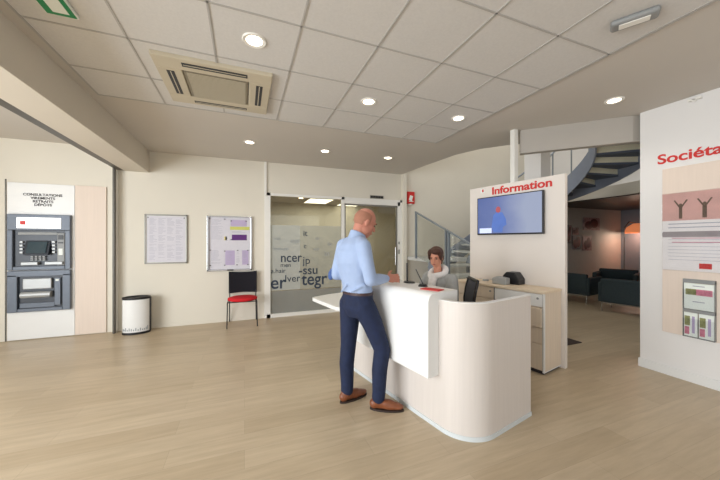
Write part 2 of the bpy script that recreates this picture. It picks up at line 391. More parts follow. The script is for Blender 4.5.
# office beyond
struct(MB().box(-.9, 6.2, 9.4, 9.5, 0, 2.9).box(6.1, 6.2, BW + .12, 9.4, 0, 2.9).box(-.9, -.8, BW + .12, 9.4, 0, 2.9).build('wall_office', M['wall']))
struct(MB().box(-.9, 6.2, BW + .12, 9.5, 2.68, 2.9).build('ceiling', M['plaster']))
def lightpanel(x, y, lab):
    t = thing('ceiling_light_panel', lab, 'ceiling light', (x, y, 2.66))
    MB().box(-.36, .36, -.5, .5, 0, .02).build('frame', M['white_m'], t)
    MB().box(-.33, .33, -.47, .47, -.006, .001).build('diffuser', M['panelglow'], t)
lightpanel(2.02, 8.55, 'square lit ceiling panel seen through the left pane of the glass partition')
lightpanel(3.15, 8.85, 'square lit ceiling panel seen through the glass door, behind the bald man')

# ------------------------------------------------------------------ downlights
def downlight(label, x, y, z=CE - .006, r=.075, grp='round recessed downlights'):
    t = thing('downlight', label, 'ceiling light', (x, y, z), 0, grp)
    g = MB()
    n = 32; A = []; prof = [(r * .78, 0), (r * .80, -.006), (r * 1.1, -.010), (r * 1.18, -.002), (r * 1.18, .0)]
    for i in range(n):
        a = 2 * PI * i / n; A.append([g.bm.verts.new((q * math.cos(a), q * math.sin(a), h)) for q, h in prof])
    for i in range(n):
        P, Q = A[i], A[(i + 1) % n]
        for j in range(len(prof) - 1): g.bm.faces.new((P[j], Q[j], Q[j + 1], P[j + 1]))
    g.build('trim_ring', M['white_m'], t, smooth='auto')
    MB().cyl((0, 0, -.004), (0, 0, .002), r * .8, seg=28).build('lens', M['lamp'], t)
    L = bpy.data.lights.new('downlight_beam', 'SPOT'); L.energy = 12; L.spot_size = math.radians(130); L.spot_blend = .8; L.color = (1, .93, .84); L.shadow_soft_size = .06
    o = bpy.data.objects.new('downlight_beam', L); COL.objects.link(o); o.parent = t; o.location = (0, 0, -.03)
    return t
downlight('lit downlight in the tile beside the air conditioning unit, nearest the camera', .07, 2.39)
downlight('lit downlight in a ceiling tile above the bald man', 1.265, 2.985)
downlight('lit downlight in the last tile row before the plaster, left of the information panel', 2.475, 2.985)
downlight('lit downlight in the plaster strip above the two notice cases', .075, 4.90, CE)
downlight('lit downlight in the plaster strip above the frosted glass partition', 1.28, 4.92, CE)
downlight('lit downlight in the plaster strip above the glass door', 2.465, 4.90, CE)
downlight('lit downlight in the plaster ceiling near the white wall on the right', 3.75, 2.0, CE)
for i, (x, y) in enumerate([(.85, 6.9), (.75, 7.6), (1.9, 7.7), (1.45, 8.2)]):
    t = tag(MB().cyl((0, 0, -.006), (0, 0, 0), .06, seg=20).build('downlight', M['lamp'], None, (x, y, 2.678)), 'small lit spot in the office ceiling behind the glass partition', 'ceiling light', 'office spots behind the glass')

# ------------------------------------------------------------------ air conditioner
t = thing('air_conditioner', 'beige square cassette air conditioner set in the tiled ceiling', 'air conditioner', (-.235, 3.235, CE - .012))
S = .475; H = .435
g = MB(); iw, ih = .275, .255
g.box(-S, S, ih, H, -.028, .01).box(-S, S, -H, -ih, -.028, .01).box(-S, -iw, -ih, ih, -.028, .01).box(iw, S, -ih, ih, -.028, .01)
g.build('housing', M['acbody'], t, bevel=.008)
MB().box(-iw + .008, iw - .008, -ih + .008, ih - .008, -.026, .0).build('intake_grille', M['acgrille'], t, bevel=.004)
g = MB()
for i in range(22):
    yy = -ih + .03 + i * (2 * ih - .06) / 21; g.box(-iw + .03, iw - .03, yy - .003, yy + .003, -.030, -.024)
g.build('grille_slats', M['acbody'], t)
def slot(x0, x1, y0, y1, horiz):
    f = MB().box(x0, x1, y0, y1, -.0295, -.026).build('air_slot', M['black'], t)
    if horiz: MB().box(x0 + .01, x1 - .01, (y0 + y1) / 2 - .004, (y0 + y1) / 2 + .004, -.032, -.028).build('vane', M['acbody'], f)
    else: MB().box((x0 + x1) / 2 - .004, (x0 + x1) / 2 + .004, y0 + .01, y1 - .01, -.032, -.028).build('vane', M['acbody'], f)
slot(-.26, .26, -.385, -.325, True); slot(-.26, .26, .335, .385, True)
slot(-.40, -.34, -.22, .22, False); slot(.34, .40, -.22, .22, False)

# exit sign and emergency light on ceiling
t = thing('exit_sign', 'green and white emergency exit sign on the ceiling at the upper left', 'exit sign', (-1.13, 2.36, CE - .008))
MB().box(-.085, .085, -.21, .21, -.022, 0).build('housing', M['signw'], t, bevel=.004)
MB().box(-.078, .078, -.2, .2, -.025, -.021).build('sign_face', M['green'], t)
MB().box(-.035, .05, .02, .17, -.027, -.0245).build('sign_door', M['signw'], t)
MB().box(-.05, .045, -.19, -.12, -.027, -.0245).build('sign_arrow', M['signw'], t)
g = MB().ell((.0, .0, -.027), (.022, .022, .003)).box(-.03, .03, -.08, -.02, -.028, -.025).build('sign_figure', M['orange'], t)
t = thing('emergency_light', 'grey oblong emergency light on the ceiling at the upper right', 'emergency light', (2.47, 1.20, CE - .006), math.radians(30))
g = MB()
g.box(-.055, .055, -.125, .125, -.04, 0); g.build('housing', M['grey'], t, bevel=.03, seg=4, smooth='auto')
MB().box(-.03, .03, -.08, .08, -.044, -.035).build('diffuser', M['white_m'], t, bevel=.01)

# ------------------------------------------------------------------ cash machine area
tag(MB().box(-3.285, -2.503, BW - .025, BW, .012, 2.375).build('wall_panel', M['white'], bevel=.002), 'white panel around the two bank machines on the left wall', 'panel')
tag(MB().box(-2.5, -2.104, BW - .022, BW, .012, 2.38).build('wall_panel', M['pinkwood'], bevel=.002), 'pale wood panel right of the bank machines', 'panel')
t = thing('panel_lettering', 'four lines of dark capitals above the bank machines', 'lettering', (-2.88, BW - .028, 2.03))
text('CONSULTATIONS', .052, M['ink'], 'text_line', t, (0, 0, .156), align='CENTER', bold=.001, sx=1.08, depth=.001)
text('VIREMENTS', .052, M['ink'], 'text_line', t, (0, 0, .105), align='CENTER', bold=.001, sx=1.08, depth=.001)
text('RETRAITS', .052, M['ink'], 'text_line', t, (0, 0, .055), align='CENTER', bold=.001, sx=1.08, depth=.001)
text('DÉPÔTS', .052, M['ink'], 'text_line', t, (0, 0, .002), align='CENTER', bold=.001, sx=1.08, depth=.001)
struct(MB().box(-3.318, -3.306, BW - .01, BW, 0, 2.42).build('trim_8', M['dalu']))

F = BW - .027
t = thing('cash_machine', 'grey blue cash machine with lit white header, upper of the two machines', 'cash machine', (-2.90, F, 1.06))
g = MB()
w = .365
g.box(-w, w, -.05, 0, .60, .84).box(-w, -.30, -.05, 0, 0, .60).box(.30, w, -.05, 0, 0, .60).box(-.30, .30, -.05, 0, 0, .055)
g.build('fascia', M['atm'], t, bevel=.008)
MB().box(-.30, .30, -.012, 0, .05, .60).build('recess', M['atmd'], t)
h = MB().box(-.25, .255, -.060, -.048, .63, .79).build('header_sign', M['lit'], t, bevel=.003)
MB().box(-.21, -.15, -.063, -.060, .68, .74).build('logo', M['red'], h)
text('retraits', .05, M['greyink'], 'lettering', h, (-.12, -.0612, .69), depth=.001)
s_ = MB().box(-.17, .12, -.045, -.015, .22, .46, Matrix.Rotation(math.radians(-18), 4, 'X')).build('screen', M['atmd'], t, bevel=.006)
MB().box(-.135, .085, -.060, -.052, .25, .43, Matrix.Rotation(math.radians(-18), 4, 'X')).build('display', M['screen'], s_)
for sx in (-.21, .16):
    for k in range(4):
        MB().box(sx - .018, sx + .018, -.04, -.012, .25 + k * .052, .28 + k * .052).build('function_key', M['atml'], t, bevel=.003)
c_ = MB().box(.205, .295, -.045, -.01, .06, .56).build('card_reader', M['grey'], t, bevel=.006)
MB().box(.22, .28, -.052, -.044, .40, .42).build('card_slot', M['black'], c_)
MB().box(.22, .28, -.052, -.044, .46, .53).build('reader_window', M['black'], c_)
MB().box(.225, .275, -.052, -.044, .22, .32).build('reader_plate', M['signw'], c_)
MB().box(-.20, -.01, -.07, -.01, .075, .12).build('cash_tray', M['atml'], t, bevel=.006)
MB().box(.07, .28, -.07, -.01, .075, .12).build('keypad_shelf', M['atml'], t, bevel=.006)
g = MB()
for i in range(4):
    for j in range(3): g.box(-.10 + i * .045, -.07 + i * .045, -.045, -.012, .14 + j * .026, .158 + j * .026)
g.build('keypad', M['grey'], t)
MB().box(-.25, .20, -.03, -.01, .53, .57).build('canopy_lamp', M['grey'], t, bevel=.004)

t = thing('deposit_machine', 'grey blue deposit machine with pale flap, lower of the two machines', 'deposit machine', (-2.90, F, .43))
g = MB().box(-w, w, -.05, 0, .53, .62).box(-w, -.25, -.05, 0, 0, .56).box(.27, w, -.05, 0, 0, .56).box(-.25, .27, -.05, 0, 0, .05)
g.build('fascia', M['atm'], t, bevel=.008)
MB().box(-.25, .27, -.012, 0, .04, .54).build('recess', M['atmd'], t)
MB().box(.17, .24, -.035, -.01, .08, .50).box(-.23, .17, -.035, -.01, .06, .13).build('side_trim', M['atm'], t, bevel=.004)
MB().box(-.19, .14, -.05, -.012, .34, .50).build('flap', M['atml'], t, bevel=.01)
MB().cyl((-.20, -.045, .255), (.14, -.045, .255), .048, seg=24).build('roller_cover', M['atml'], t, smooth='auto')
MB().box(.185, .225, -.042, -.034, .45, .48).build('indicator', M['signw'], t)

# ------------------------------------------------------------------ waste bin
t = thing('waste_bin', 'white oval waste bin with black rim beside the notice cases', 'bin', (-1.64, 5.83, 0), math.radians(4))
def oval(a, b, z0, z1, seg=36): return [((0, 0, z0), (a, 0, 0), (0, b, 0)), ((0, 0, z1), (a, 0, 0), (0, b, 0))]
MB().loft(oval(.185, .12, .03, .56), 40).build('body', M['white'], t, smooth='auto')
g = MB().loft(oval(.192, .127, 0, .035), 40).build('base_ring', M['black'], t, smooth='auto')
g = MB().loft([((0, 0, .555), (.19, 0, 0), (0, .125, 0)), ((0, 0, .59), (.192, 0, 0), (0, .127, 0)), ((0, 0, .595), (.17, 0, 0), (0, .105, 0)), ((0, 0, .575), (.16, 0, 0), (0, .095, 0))], 40).build('rim', M['black'], t, smooth='auto')
MB().box(.178, .196, -.03, .03, .02, .57).build('side_strip', M['black'], t, bevel=.003)
g = MB()
for i in range(14):
    a = math.radians(-150 + i * 9.2); hh = random.uniform(.02, .07)
    x, y = .187 * math.cos(a), .122 * math.sin(a)
    g.box(x - .005, x + .005, y - .004, y + .004, .06, .06 + hh)
g.build('printed_pattern', M['letterpale'], t)

# ------------------------------------------------------------------ notice cases
t = thing('notice_case', 'framed white notice sheet on the wall, left of the two notice cases', 'notice case', (-1.262, BW, 1.53), 0)
g = MB(); a, b = .318, .425
g.box(-a, a, -.03, 0, b - .022, b).box(-a, a, -.03, 0, -b, -b + .022).box(-a, -a + .02, -.03, 0, -b, b).box(a - .02, a, -.03, 0, -b, b)
g.build('frame', M['alu'], t, bevel=.003)
MB().box(-a + .02, a - .02, -.012, 0, -b + .02, b - .02).build('backing', M['white'], t)
s_ = MB().box(-a + .035, a - .035, -.015, -.011, -b + .03, b - .03).build('sheet', M['paper'], t)
g = MB()
for i in range(44):
    z = b - .07 - i * .0165
    if i % 9 == 8: continue
    for cx in (-.25, -.12, .01, .14):
        if random.random() < .88: g.box(cx, cx + random.uniform(.05, .115), -.0155, -.0145, z, z + .004)
g.build('print', M['greyink'], s_)
for sx in (-1, 1): MB().cyl((sx * .27, -.02, b - .055), (sx * .27, -.014, b - .055), .012, seg=12).build('magnet', M['grey'], t)
t = thing('notice_case', 'silver framed notice case with purple and lime sheets, behind the red chair', 'notice case', (-.25, BW, 1.45), 0)
a, b = .385, .505
g = MB().box(-a, a, -.045, 0, b - .02, b).box(-a, a, -.045, 0, -b, -b + .028).box(-a, -a + .03, -.045, 0, -b, b).box(a - .03, a, -.045, 0, -b, b)
g.build('frame', M['chrome'], t, bevel=.004)
MB().box(-a + .03, a - .03, -.012, 0, -b + .02, b - .02).build('backing', M['paper'], t)
MB().box(-.05, .06, -.05, -.045, -b + .004, -b + .024).build('lock', M['black'], t)
def sheet(x0, x1, z0, z1, m, lines=0):
    s2 = MB().box(x0, x1, -.015, -.012, z0, z1).build('sheet', M[m], t)
    if lines:
        g = MB(); n = int((z1 - z0 - .04) / .018)
        for i in range(n):
            z = z1 - .03 - i * .018
            if random.random() < .85: g.box(x0 + .02, x0 + .02 + (x1 - x0 - .04) * random.uniform(.55, 1), -.0158, -.0148, z, z + .004)
        g.build('print', M['greyink'], s2)
sheet(-.34, -.10, .05, .47, 'paper', 1); sheet(-.08, .0, .05, .40, 'paper'); sheet(.01, .29, .32, .44, 'lilac'); sheet(.0, .34, .255, .315, 'lime')
sheet(.01, .29, .17, .25, 'paper', 1); sheet(.03, .29, .06, .165, 'purple'); sheet(-.10, -.055, .06, .13, 'yellow')
sheet(-.34, -.10, -.40, -.10, 'paper', 1); sheet(-.08, .08, -.40, -.13, 'lilac', 1); sheet(.09, .20, -.40, -.13, 'paper', 1); sheet(.21, .32, -.40, -.13, 'lilac', 1)
g = MB()
for (x, z) in [(-.34, .45), (-.09, .45), (.02, .42), (.28, .42), (-.33, -.12), (-.09, -.14), (.13, -.13), (.31, -.13), (-.33, -.40), (-.09, -.40), (.12, -.40), (.31, -.40), (.02, .07), (.28, .07)]:
    MB().box(x - .012, x + .012, -.024, -.014, z - .007, z + .007).build('magnet', M['ink'], t)

# ------------------------------------------------------------------ red chair
t = thing('waiting_chair', 'chair with red seat and black back against the wall under the notice case', 'chair', (-.03, 5.72, 0), math.radians(-1))
g = MB()
def seatpoly(w, d0, d1): return w
MB().loft([((0, -.0, .445), (.235, 0, 0), (0, .215, 0)), ((0, 0, .455), (.25, 0, 0), (0, .23, 0)), ((0, 0, .485), (.245, 0, 0), (0, .225, 0)), ((0, 0, .50), (.20, 0, 0), (0, .18, 0))], 36).build('seat', M['seatred'], t, smooth=True)
# backrest: curved panel
g = MB(); pts = []
for i in range(13):
    u = -1 + i / 6; pts.append((u * .24, .215 + .035 * (1 - u * u)))
g.wall(pts, .022, lambda i: .53 + .012 * (1 - abs(i - 6) / 6), lambda i: .935 - .018 * (1 - ((i - 6) / 6) ** 2))
g.build('backrest', M['blackf'], t, bevel=.006, smooth='auto')
for sx in (-1, 1):
    MB().tube([(sx * .245, -.205, 0), (sx * .238, -.19, .44)], .0095).build('leg', M['black'], t, smooth='auto')
    MB().tube([(sx * .235, .27, 0), (sx * .225, .19, .44), (sx * .226, .235, .60), (sx * .226, .25, .85)], .0095).build('leg', M['black'], t, smooth='auto')
MB().tube([(-.238, -.19, .44), (.238, -.19, .44)], .009).tube([(-.225, .19, .44), (.225, .19, .44)], .009).tube([(-.238, -.19, .44), (-.225, .19, .44)], .009).tube([(.238, -.19, .44), (.225, .19, .44)], .009).build('seat_frame', M['black'], t, smooth='auto')

# small wall fittings
t = thing('air_grille', 'small dark slotted air grille on the wall above the glass door', 'grille', (2.75, BW, 2.475))
MB().box(-.165, .165, -.012, 0, -.035, .035).build('grille_frame', M['alu'], t, bevel=.003)
for i in range(5): MB().box(-.15 + i * .062, -.10 + i * .062, -.016, -.011, -.018, .018).build('slot', M['black'], t)
t = thing('fire_alarm', 'red wall alarm box high up beside the glass door', 'alarm', (3.60, BW, 2.50), 0)
MB().box(-.10, .10, -.06, 0, -.14, .14).build('housing', M['red'], t, bevel=.012)
MB().box(-.045, .035, -.064, -.058, -.07, .05, Matrix.Rotation(.3, 4, 'Y')).build('marking', M['signw'], t)
MB().box(-.06, .06, -.064, -.058, -.095, -.075).build('text_strip', M['signw'], t)
MB().cyl((0, -.03, -.16), (0, -.03, -.14), .04).build('sounder', M['white_m'], t)

# ------------------------------------------------------------------ reception desk (furniture frame: x = b, y = a)
DK = thing('reception_desk', 'curved pale wood reception desk with a white raised counter, bald man leaning on it', 'desk', (0, 0, 0), TH)
def arc(cx, cy, r, a0, a1, n=14): return [(cx + r * math.cos(math.radians(a0 + (a1 - a0) * i / n)), cy + r * math.sin(math.radians(a0 + (a1 - a0) * i / n))) for i in range(n + 1)]
bf, ae, R_ = 1.81, 1.335, .27
pts = [(bf, 2.94), (bf, 2.6), (bf, 2.2), (bf, 1.9)] + arc(bf + R_, ae + R_, R_, 180, 270, 18) + [(2.3, ae), (2.615, ae)]
g = MB().wall(pts, .045, .033, 1.03); g.build('front_screen', M['desk'], DK, smooth='auto')
MB().wall(pts, .047, 1.03, 1.034).build('screen_edging', M['white'], DK, smooth='auto')
p2 = [(bf - .006, 2.94), (bf - .006, 2.2), (bf - .006, 1.9)] + arc(bf + R_, ae + R_, R_ + .006, 180, 270, 18) + [(2.3, ae - .006), (2.62, ae - .006)]
MB().wall(p2, .05, 0, .034).build('plinth', M['plinth'], DK, smooth='auto')
MB().prism([(bf + .05, 2.9), (bf + .05, 1.66), (bf + .14, 1.47), (bf + .30, 1.385), (2.55, 1.385), (2.55, 2.9)], .71, .74).build('worktop', M['beech'], DK, bevel=.004)
MB().box(bf + .05, 2.55, 2.90, 2.94, .0, .71).build('side_panel', M['desk'], DK, bevel=.003)
# white raised counter: profile in (b,z), extruded along a; top bends over the front
prof = []
b0, b1, zt, zb, rr, th = 1.69, 2.035, 1.09, .43, .075, .03
outer = [(b0, zb), (b0, zt - rr)] + [(b0 + rr - rr * math.cos(math.radians(k)), zt - rr + rr * math.sin(math.radians(k))) for k in range(10, 90, 10)] + [(b0 + rr, zt), (b1, zt)]
g = MB(); g.xprism(outer + [(b1, zt - .10), (bf, zt - .10), (bf, zb)], 1.635, 2.76)
g.build('raised_counter', M['white'], DK, bevel=.004, smooth='auto')
MB().box(b1 - .02, b1 + .0, 1.66, 2.74, .74, zt - .05).build('counter_back', M['desk'], DK)
# low wing table
wp = [(2.62, 2.945), (1.64, 2.945), (1.61, 2.99)] + [(1.61, 3.5)] + arc(1.69, 3.62, .08, 180, 90, 6) + [(1.9, 3.76), (2.62, 3.84)]
MB().prism(wp, .70, .745).build('wing_top', M['white'], DK, bevel=.006)
MB().cyl((2.25, 3.6, 0), (2.25, 3.6, .70), .03).build('wing_leg', M['alu'], DK, smooth='auto')

# things on the counter
t = thing('pen_stand', 'black pen on a round stand on the white counter before the woman', 'pen stand', ba(1.93, 1.93, 1.09), TH)
MB().cyl((0, 0, 0), (0, 0, .022), .045, .03, 24).build('base', M['black'], t, smooth='auto')
MB().cyl((0, 0, .02), (-.03, .06, .15), .005, .004, 12).build('pen', M['black'], t, smooth='auto')
t = thing('pen_stand', 'tall black stand on a flat foot by the bald man\'s hand', 'pen stand', ba(1.985, 2.17, 1.09), TH)
MB().loft([((0, 0, 0), (.05, 0, 0), (0, .065, 0)), ((0, 0, .012), (.045, 0, 0), (0, .06, 0))], 24).build('base', M['black'], t)
MB().cyl((0, .03, .01), (.0, .035, .19), .008, .007, 10).build('pole', M['black'], t)
tag(MB().box(-.05, .05, -.085, .085, 0, .005).build('leaflet', M['red'], None, ba(1.86, 1.755, 1.091), TH + .25), 'small red leaflet lying on the white counter', 'leaflet')
t = thing('tablet', 'dark thin tablet on the counter under the bald man\'s hands', 'tablet', ba(1.93, 2.44, 1.091), TH)
MB().box(-.07, .07, -.10, .10, 0, .01).build('body', M['black'], t, bevel=.003)
MB().box(-.06, .06, -.09, .09, .0095, .0115).build('screen', M['grey'], t)

# ------------------------------------------------------------------ low cabinet behind the desk
cb0, cb1, ca0, ca1, cz = 3.50, 3.895, 1.64, 2.86, .935
CB = thing('drawer_cabinet', 'beech drawer cabinet standing against the information panel', 'cabinet', (0, 0, 0), TH)
MB().box(cb0 + .02, cb1, ca0, ca1, .04, cz - .028).build('carcass', M['beechv'], CB, bevel=.002)
MB().box(cb0 - .005, cb1, ca0 - .008, ca1, cz - .028, cz).build('cabinet_top', M['beech'], CB, bevel=.003)
MB().box(cb0 + .03, cb1, ca0 + .02, ca1, .0, .04).build('plinth', M['ink'], CB)
MB().box(cb0 - .002, cb0 + .02, ca0, ca0 + .018, .03, cz - .028).box(cb0 + .0, cb1, ca0 + .001, ca0 + .02, .028, .045).build('end_trim', M['white'], CB)
for col, (y0, y1) in enumerate([(ca0 + .02, 2.24), (2.245, ca1)]):
    for r_, (z0, z1) in enumerate([(.755, .9), (.53, .75), (.345, .525), (.05, .34)]):
        push = -.03 if (col == 0 and r_ == 1) else 0.0
        dr = MB().box(cb0 - .0 + push, cb0 + .019, y0 + .003, y1 - .003, z0 + .003, z1 - .003).build('drawer', M['white'] if r_ == 0 and col == 0 else M['beechv'], CB, bevel=.002)
        if r_ == 0: MB().cyl((cb0 - .008, y0 + .05, z1 - .05), (cb0, y0 + .05, z1 - .05), .012).build('lock', M['grey'], dr)
    MB().box(cb0 + .002, cb0 + .0205, y0 - .004, y0 + .002, .05, .9).build('gap', M['ink'], CB)

# card terminal / note counter on cabinet
t = thing('receipt_printer', 'black desk printer standing on the beech cabinet', 'printer', ba(3.82, 2.17, cz), TH + PI / 2)
g = MB().xprism([(-.11, 0), (.11, 0), (.11, .10), (.06, .155), (-.05, .155), (-.11, .07)], -.075, .075)
g.build('body', M['black'], t, bevel=.008)
MB().box(-.06, .05, -.078, -.074, .02, .05).build('front_strip', M['grey'], t)
t = thing('card_terminal', 'pale grey card terminal left of the black printer on the cabinet', 'terminal', ba(3.655, 2.25, cz), TH + PI / 2)
g = MB().xprism([(-.10, 0), (.09, 0), (.09, .075), (.03, .10), (-.10, .085)], -.05, .05); g.build('body', M['atml'], t, bevel=.008)
MB().box(-.06, .02, -.053, -.049, .035, .07).build('screen', M['atml'], t)
tag(MB().cyl((0, 0, 0), (0, 0, .02), .045, .04, 20).build('small_dish', M['atml'], None, ba(3.78, 2.55, cz)), 'small pale round dish on the cabinet at its left end', 'dish')

# ------------------------------------------------------------------ information panel + television
IP = thing('information_panel', 'tall cream panel with red Information lettering, behind the cabinet', 'sign panel', (0, 0, 0), TH)
MB().box(3.90, 3.96, 1.60, 2.90, 0, 2.29).build('panel', M['panel'], IP, bevel=.003)
text('Information', .142, M['red'], 'lettering', IP, (3.898, 2.535, 2.163), rot=(PI / 2, 0, -PI / 2), depth=.004, bold=.0035, sx=1.19)
lg = MB().box(3.893, 3.90, 2.65, 2.71, 2.205, 2.265).build('logo', M['signw'], IP)
MB().box(3.890, 3.894, 2.66, 2.685, 2.215, 2.255).build('logo_mark', M['red'], lg)
TV = thing('television', 'flat black television on the information panel, showing a blue picture', 'television', (0, 0, 0), TH)
B0 = 3.845
MB().box(B0, B0 + .035, 1.815, 2.735, 1.585, 2.125).build('housing', M['black'], TV, bevel=.006)
MB().box(B0 + .035, 3.90, 2.1, 2.45, 1.72, 2.0).build('wall_mount', M['black'], TV)
sc = MB().box(B0 - .003, B0 + .001, 1.83, 2.72, 1.605, 2.112).build('screen', M['tvblue'], TV)
MB().box(B0 - .0045, B0 - .0025, 2.50, 2.69, 1.61, 1.68).build('picture_desk', M['tvpale'], sc)
def fprism(poly, x0, x1, name, m, parent):  # polygon in (a,z)
    g = MB(); lo = [g.bm.verts.new((x0, a, z)) for a, z in poly]; hi = [g.bm.verts.new((x1, a, z)) for a, z in poly]
    g.bm.faces.new(lo); g.bm.faces.new(list(reversed(hi))); n = len(poly)
    for i in range(n): g.bm.faces.new((lo[i], hi[i], hi[(i + 1) % n], lo[(i + 1) % n]))
    return g.build(name, m, parent)
fprism([(2.50, 1.70), (2.47, 1.86), (2.42, 1.90), (2.34, 1.89), (2.29, 1.80), (2.28, 1.72), (2.33, 1.69), (2.34, 1.62), (2.47, 1.62)], B0 - .007, B0 - .004, 'picture_figure', M['tvfig'], sc)
fprism([(2.38 + .035 * math.cos(k * PI / 8) + .02, 1.93 + .045 * math.sin(k * PI / 8)) for k in range(16)], B0 - .007, B0 - .004, 'picture_head', M['tvred'], sc)

# ------------------------------------------------------------------ office chairs
def office_chair(label, loc, rz):
    t = thing('office_chair', label, 'office chair', loc, rz)
    g = MB()
    for i in range(5):
        a = i * 2 * PI / 5; g.bar((0, 0, .09), (.30 * math.cos(a), .30 * math.sin(a), .06), .04, .025)
    g.build('base', M['black'], t, bevel=.004)
    for i in range(5):
        a = i * 2 * PI / 5
        MB().cyl((.30 * math.cos(a) - .012, .30 * math.sin(a), .03), (.30 * math.cos(a) + .012, .30 * math.sin(a), .03), .03).build('castor', M['black'], t)
    MB().cyl((0, 0, .08), (0, 0, .42), .025).build('column', M['grey'], t)
    MB().box(-.24, .24, -.23, .23, .41, .48).build('seat', M['blackf'], t, bevel=.03, seg=3)
    # backrest at -y side (chair faces +y)
    f = MB(); L = []; Rr = []
    ys = [(.55, -.235), (.65, -.255), (.8, -.25), (.93, -.27), (1.05, -.30)]
    for sx, k in ((-1, L), (1, Rr)):
        for z, y in ys: k.append((sx * (.215 if z < 1.0 else .20), y, z))
    f.tube(L, .017).tube(Rr, .017).tube([L[0], Rr[0]], .015).tube([L[-1], Rr[-1]], .017)
    f.bar((0, -.02, .42), (0, -.26, .62), .05, .02)
    fr = f.build('backrest_frame', M['black'], t, smooth='auto')
    g = MB(); rows = []
    for z, y in ys: rows.append([g.bm.verts.new((x * .205, y + .004 + .0 * x, z)) for x in (-1, -.5, 0, .5, 1)])
    for A, B in zip(rows, rows[1:]):
        for i in range(4): g.bm.faces.new((A[i], A[i + 1], B[i + 1], B[i]))
    g.build('backrest_mesh', M['mesh'], t, smooth=True)
    for sx in (-1, 1):
        MB().tube([(sx * .24, -.02, .45), (sx * .27, -.02, .62)], .012).box(sx * .27 - .03, sx * .27 + .03, -.14, .12, .62, .645).build('armrest', M['black'], t)
    return t
px = ba(2.77, 2.38)
office_chair('black mesh-backed office chair the woman sits on behind the counter', (px[0], px[1], 0), TH + math.radians(50))

# ------------------------------------------------------------------ people
def xf(pts, mt): return [((mt @ Vector(p)), r) for p, r in pts]
def head_mesh(g, H, female=False):
    f = .93 if female else 1.0
    R3 = H.to_3x3().to_4x4()
    def e(c, r): g.ell(H @ Vector([k * f for k in c]), [k * f for k in r], R3, 28)
    e((-.005, 0, .03), (.097, .077, .098)); e((.028, 0, -.03), (.07, .062, .085)); e((.05, 0, -.085), (.038, .038, .032))
    e((.066, 0, -.098), (.022, .026, .02)); e((.02, .045, -.06), (.045, .022, .045)); e((.02, -.045, -.06), (.045, .022, .045))
    e((.088, 0, .028), (.014, .045, .014)); e((.05, .04, -.02), (.035, .02, .025)); e((.05, -.04, -.02), (.035, .02, .025))
    for s_ in (-1, 1): e((-.005, s_ * .08, -.008), (.020, .009, .032))
    g.cyl(H @ Vector((.092 * f, 0, .022 * f)), H @ Vector((.116 * f, 0, -.028 * f)), .008, .012, 12)
    e((.112, 0, -.03), (.015, .014, .010)); e((.092, 0, -.066), (.012, .024, .012))
def face_parts(H, root, skin_dark, female=False):
    f = .93 if female else 1.0; R3 = H.to_3x3().to_4x4()
    for s_ in (-1, 1):
        MB().ell(H @ Vector((.086 * f, s_ * .034 * f, .004)), (.008, .012, .006), R3, 14).build('eye', M['eye'], root, smooth=True)
        MB().ell(H @ Vector((.098 * f, s_ * .034 * f, .026 * f)), (.006, .02, .004), R3, 12).build('eyebrow', M['brow'], root, smooth=True)
    MB().ell(H @ Vector((.101 * f, 0, -.066 * f)), (.006, .021, .005), R3, 14).build('mouth', M['lips'], root, smooth=True)
def hand(g, wrist, fwd, up, side, L=.19, curl=.35, thumb=1):
    # fwd: along the hand, up: back of the hand, side: towards thumb
    w, fw, u, s_ = Vector(wrist), Vector(fwd).normalized(), Vector(up).normalized(), Vector(side).normalized()
    m = Matrix((fw, s_, u)).transposed().to_4x4()
    pl = L * .50
    g.ell(w + fw * pl * .55, (pl * .62, .043, .021), m, 18); g.ell(w + fw * pl * .15, (.038, .032, .025), m, 14)
    for i, (off, ln) in enumerate([(.031, .40), (.010, .45), (-.011, .42), (-.031, .33)]):
        base = w + fw * pl * .95 + s_ * off; d = (fw + s_ * off * 3.0).normalized()
        a1 = base + d * (L * ln * .45) + u * .004
        d2 = (d - u * curl).normalized(); a2 = a1 + d2 * (L * ln * .32); d3 = (d2 - u * curl).normalized(); a3 = a2 + d3 * (L * ln * .25)
        g.limb([(base, .010), (a1, .0092), (a2, .0085), (a3, .0075)], 10)
    tb = w + fw * pl * .25 + s_ * .028; t1 = tb + (fw * .5 + s_ * .8).normalized() * .035; t2 = t1 + (fw * .85 + s_ * .35 - u * .1).normalized() * .032
    g.limb([(tb, .014), (t1, .0115), (t2, .009)], 10)

def frame(c, yaw, pitch, roll=0.0):
    return Matrix.Translation(c) @ Matrix.Rotation(yaw, 4, 'Z') @ Matrix.Rotation(pitch, 4, 'Y') @ Matrix.Rotation(roll, 4, 'X')

# ---- standing man; local x = b - 1.50, y = a - 2.35, facing +x
MA = thing('person', 'bald man in light blue shirt and navy trousers leaning on the white counter', 'person', ba(1.50, 2.35, 0), TH)
Hh = frame((.07, -.01, 1.672), math.radians(-10), math.radians(24)) @ Matrix.Scale(1.08, 4)
sh = {-1: (-.055, -.185, 1.450), 1: (-.055, .175, 1.455)}
el = {-1: (-.045, -.275, 1.165), 1: (-.125, .19, 1.175)}
wr = {-1: (.200, -.19, 1.152), 1: (.165, .13, 1.145)}
hip = {-1: (0.01, -.10, .94), 1: (-.02, .09, .94)}
kn = {-1: (.125, -.215, .52), 1: (-.045, .095, .51)}
an = {-1: (.075, -.225, .085), 1: (-.09, .045, .085)}
tors = [(.0, .93, .112, .165), (-.005, 1.00, .112, .165), (-.015, 1.10, .112, .160), (-.03, 1.20, .122, .172), (-.042, 1.30, .134, .190), (-.045, 1.40, .126, .198), (-.035, 1.47, .100, .168), (-.02, 1.51, .078, .128), (-.012, 1.54, .062, .085)]
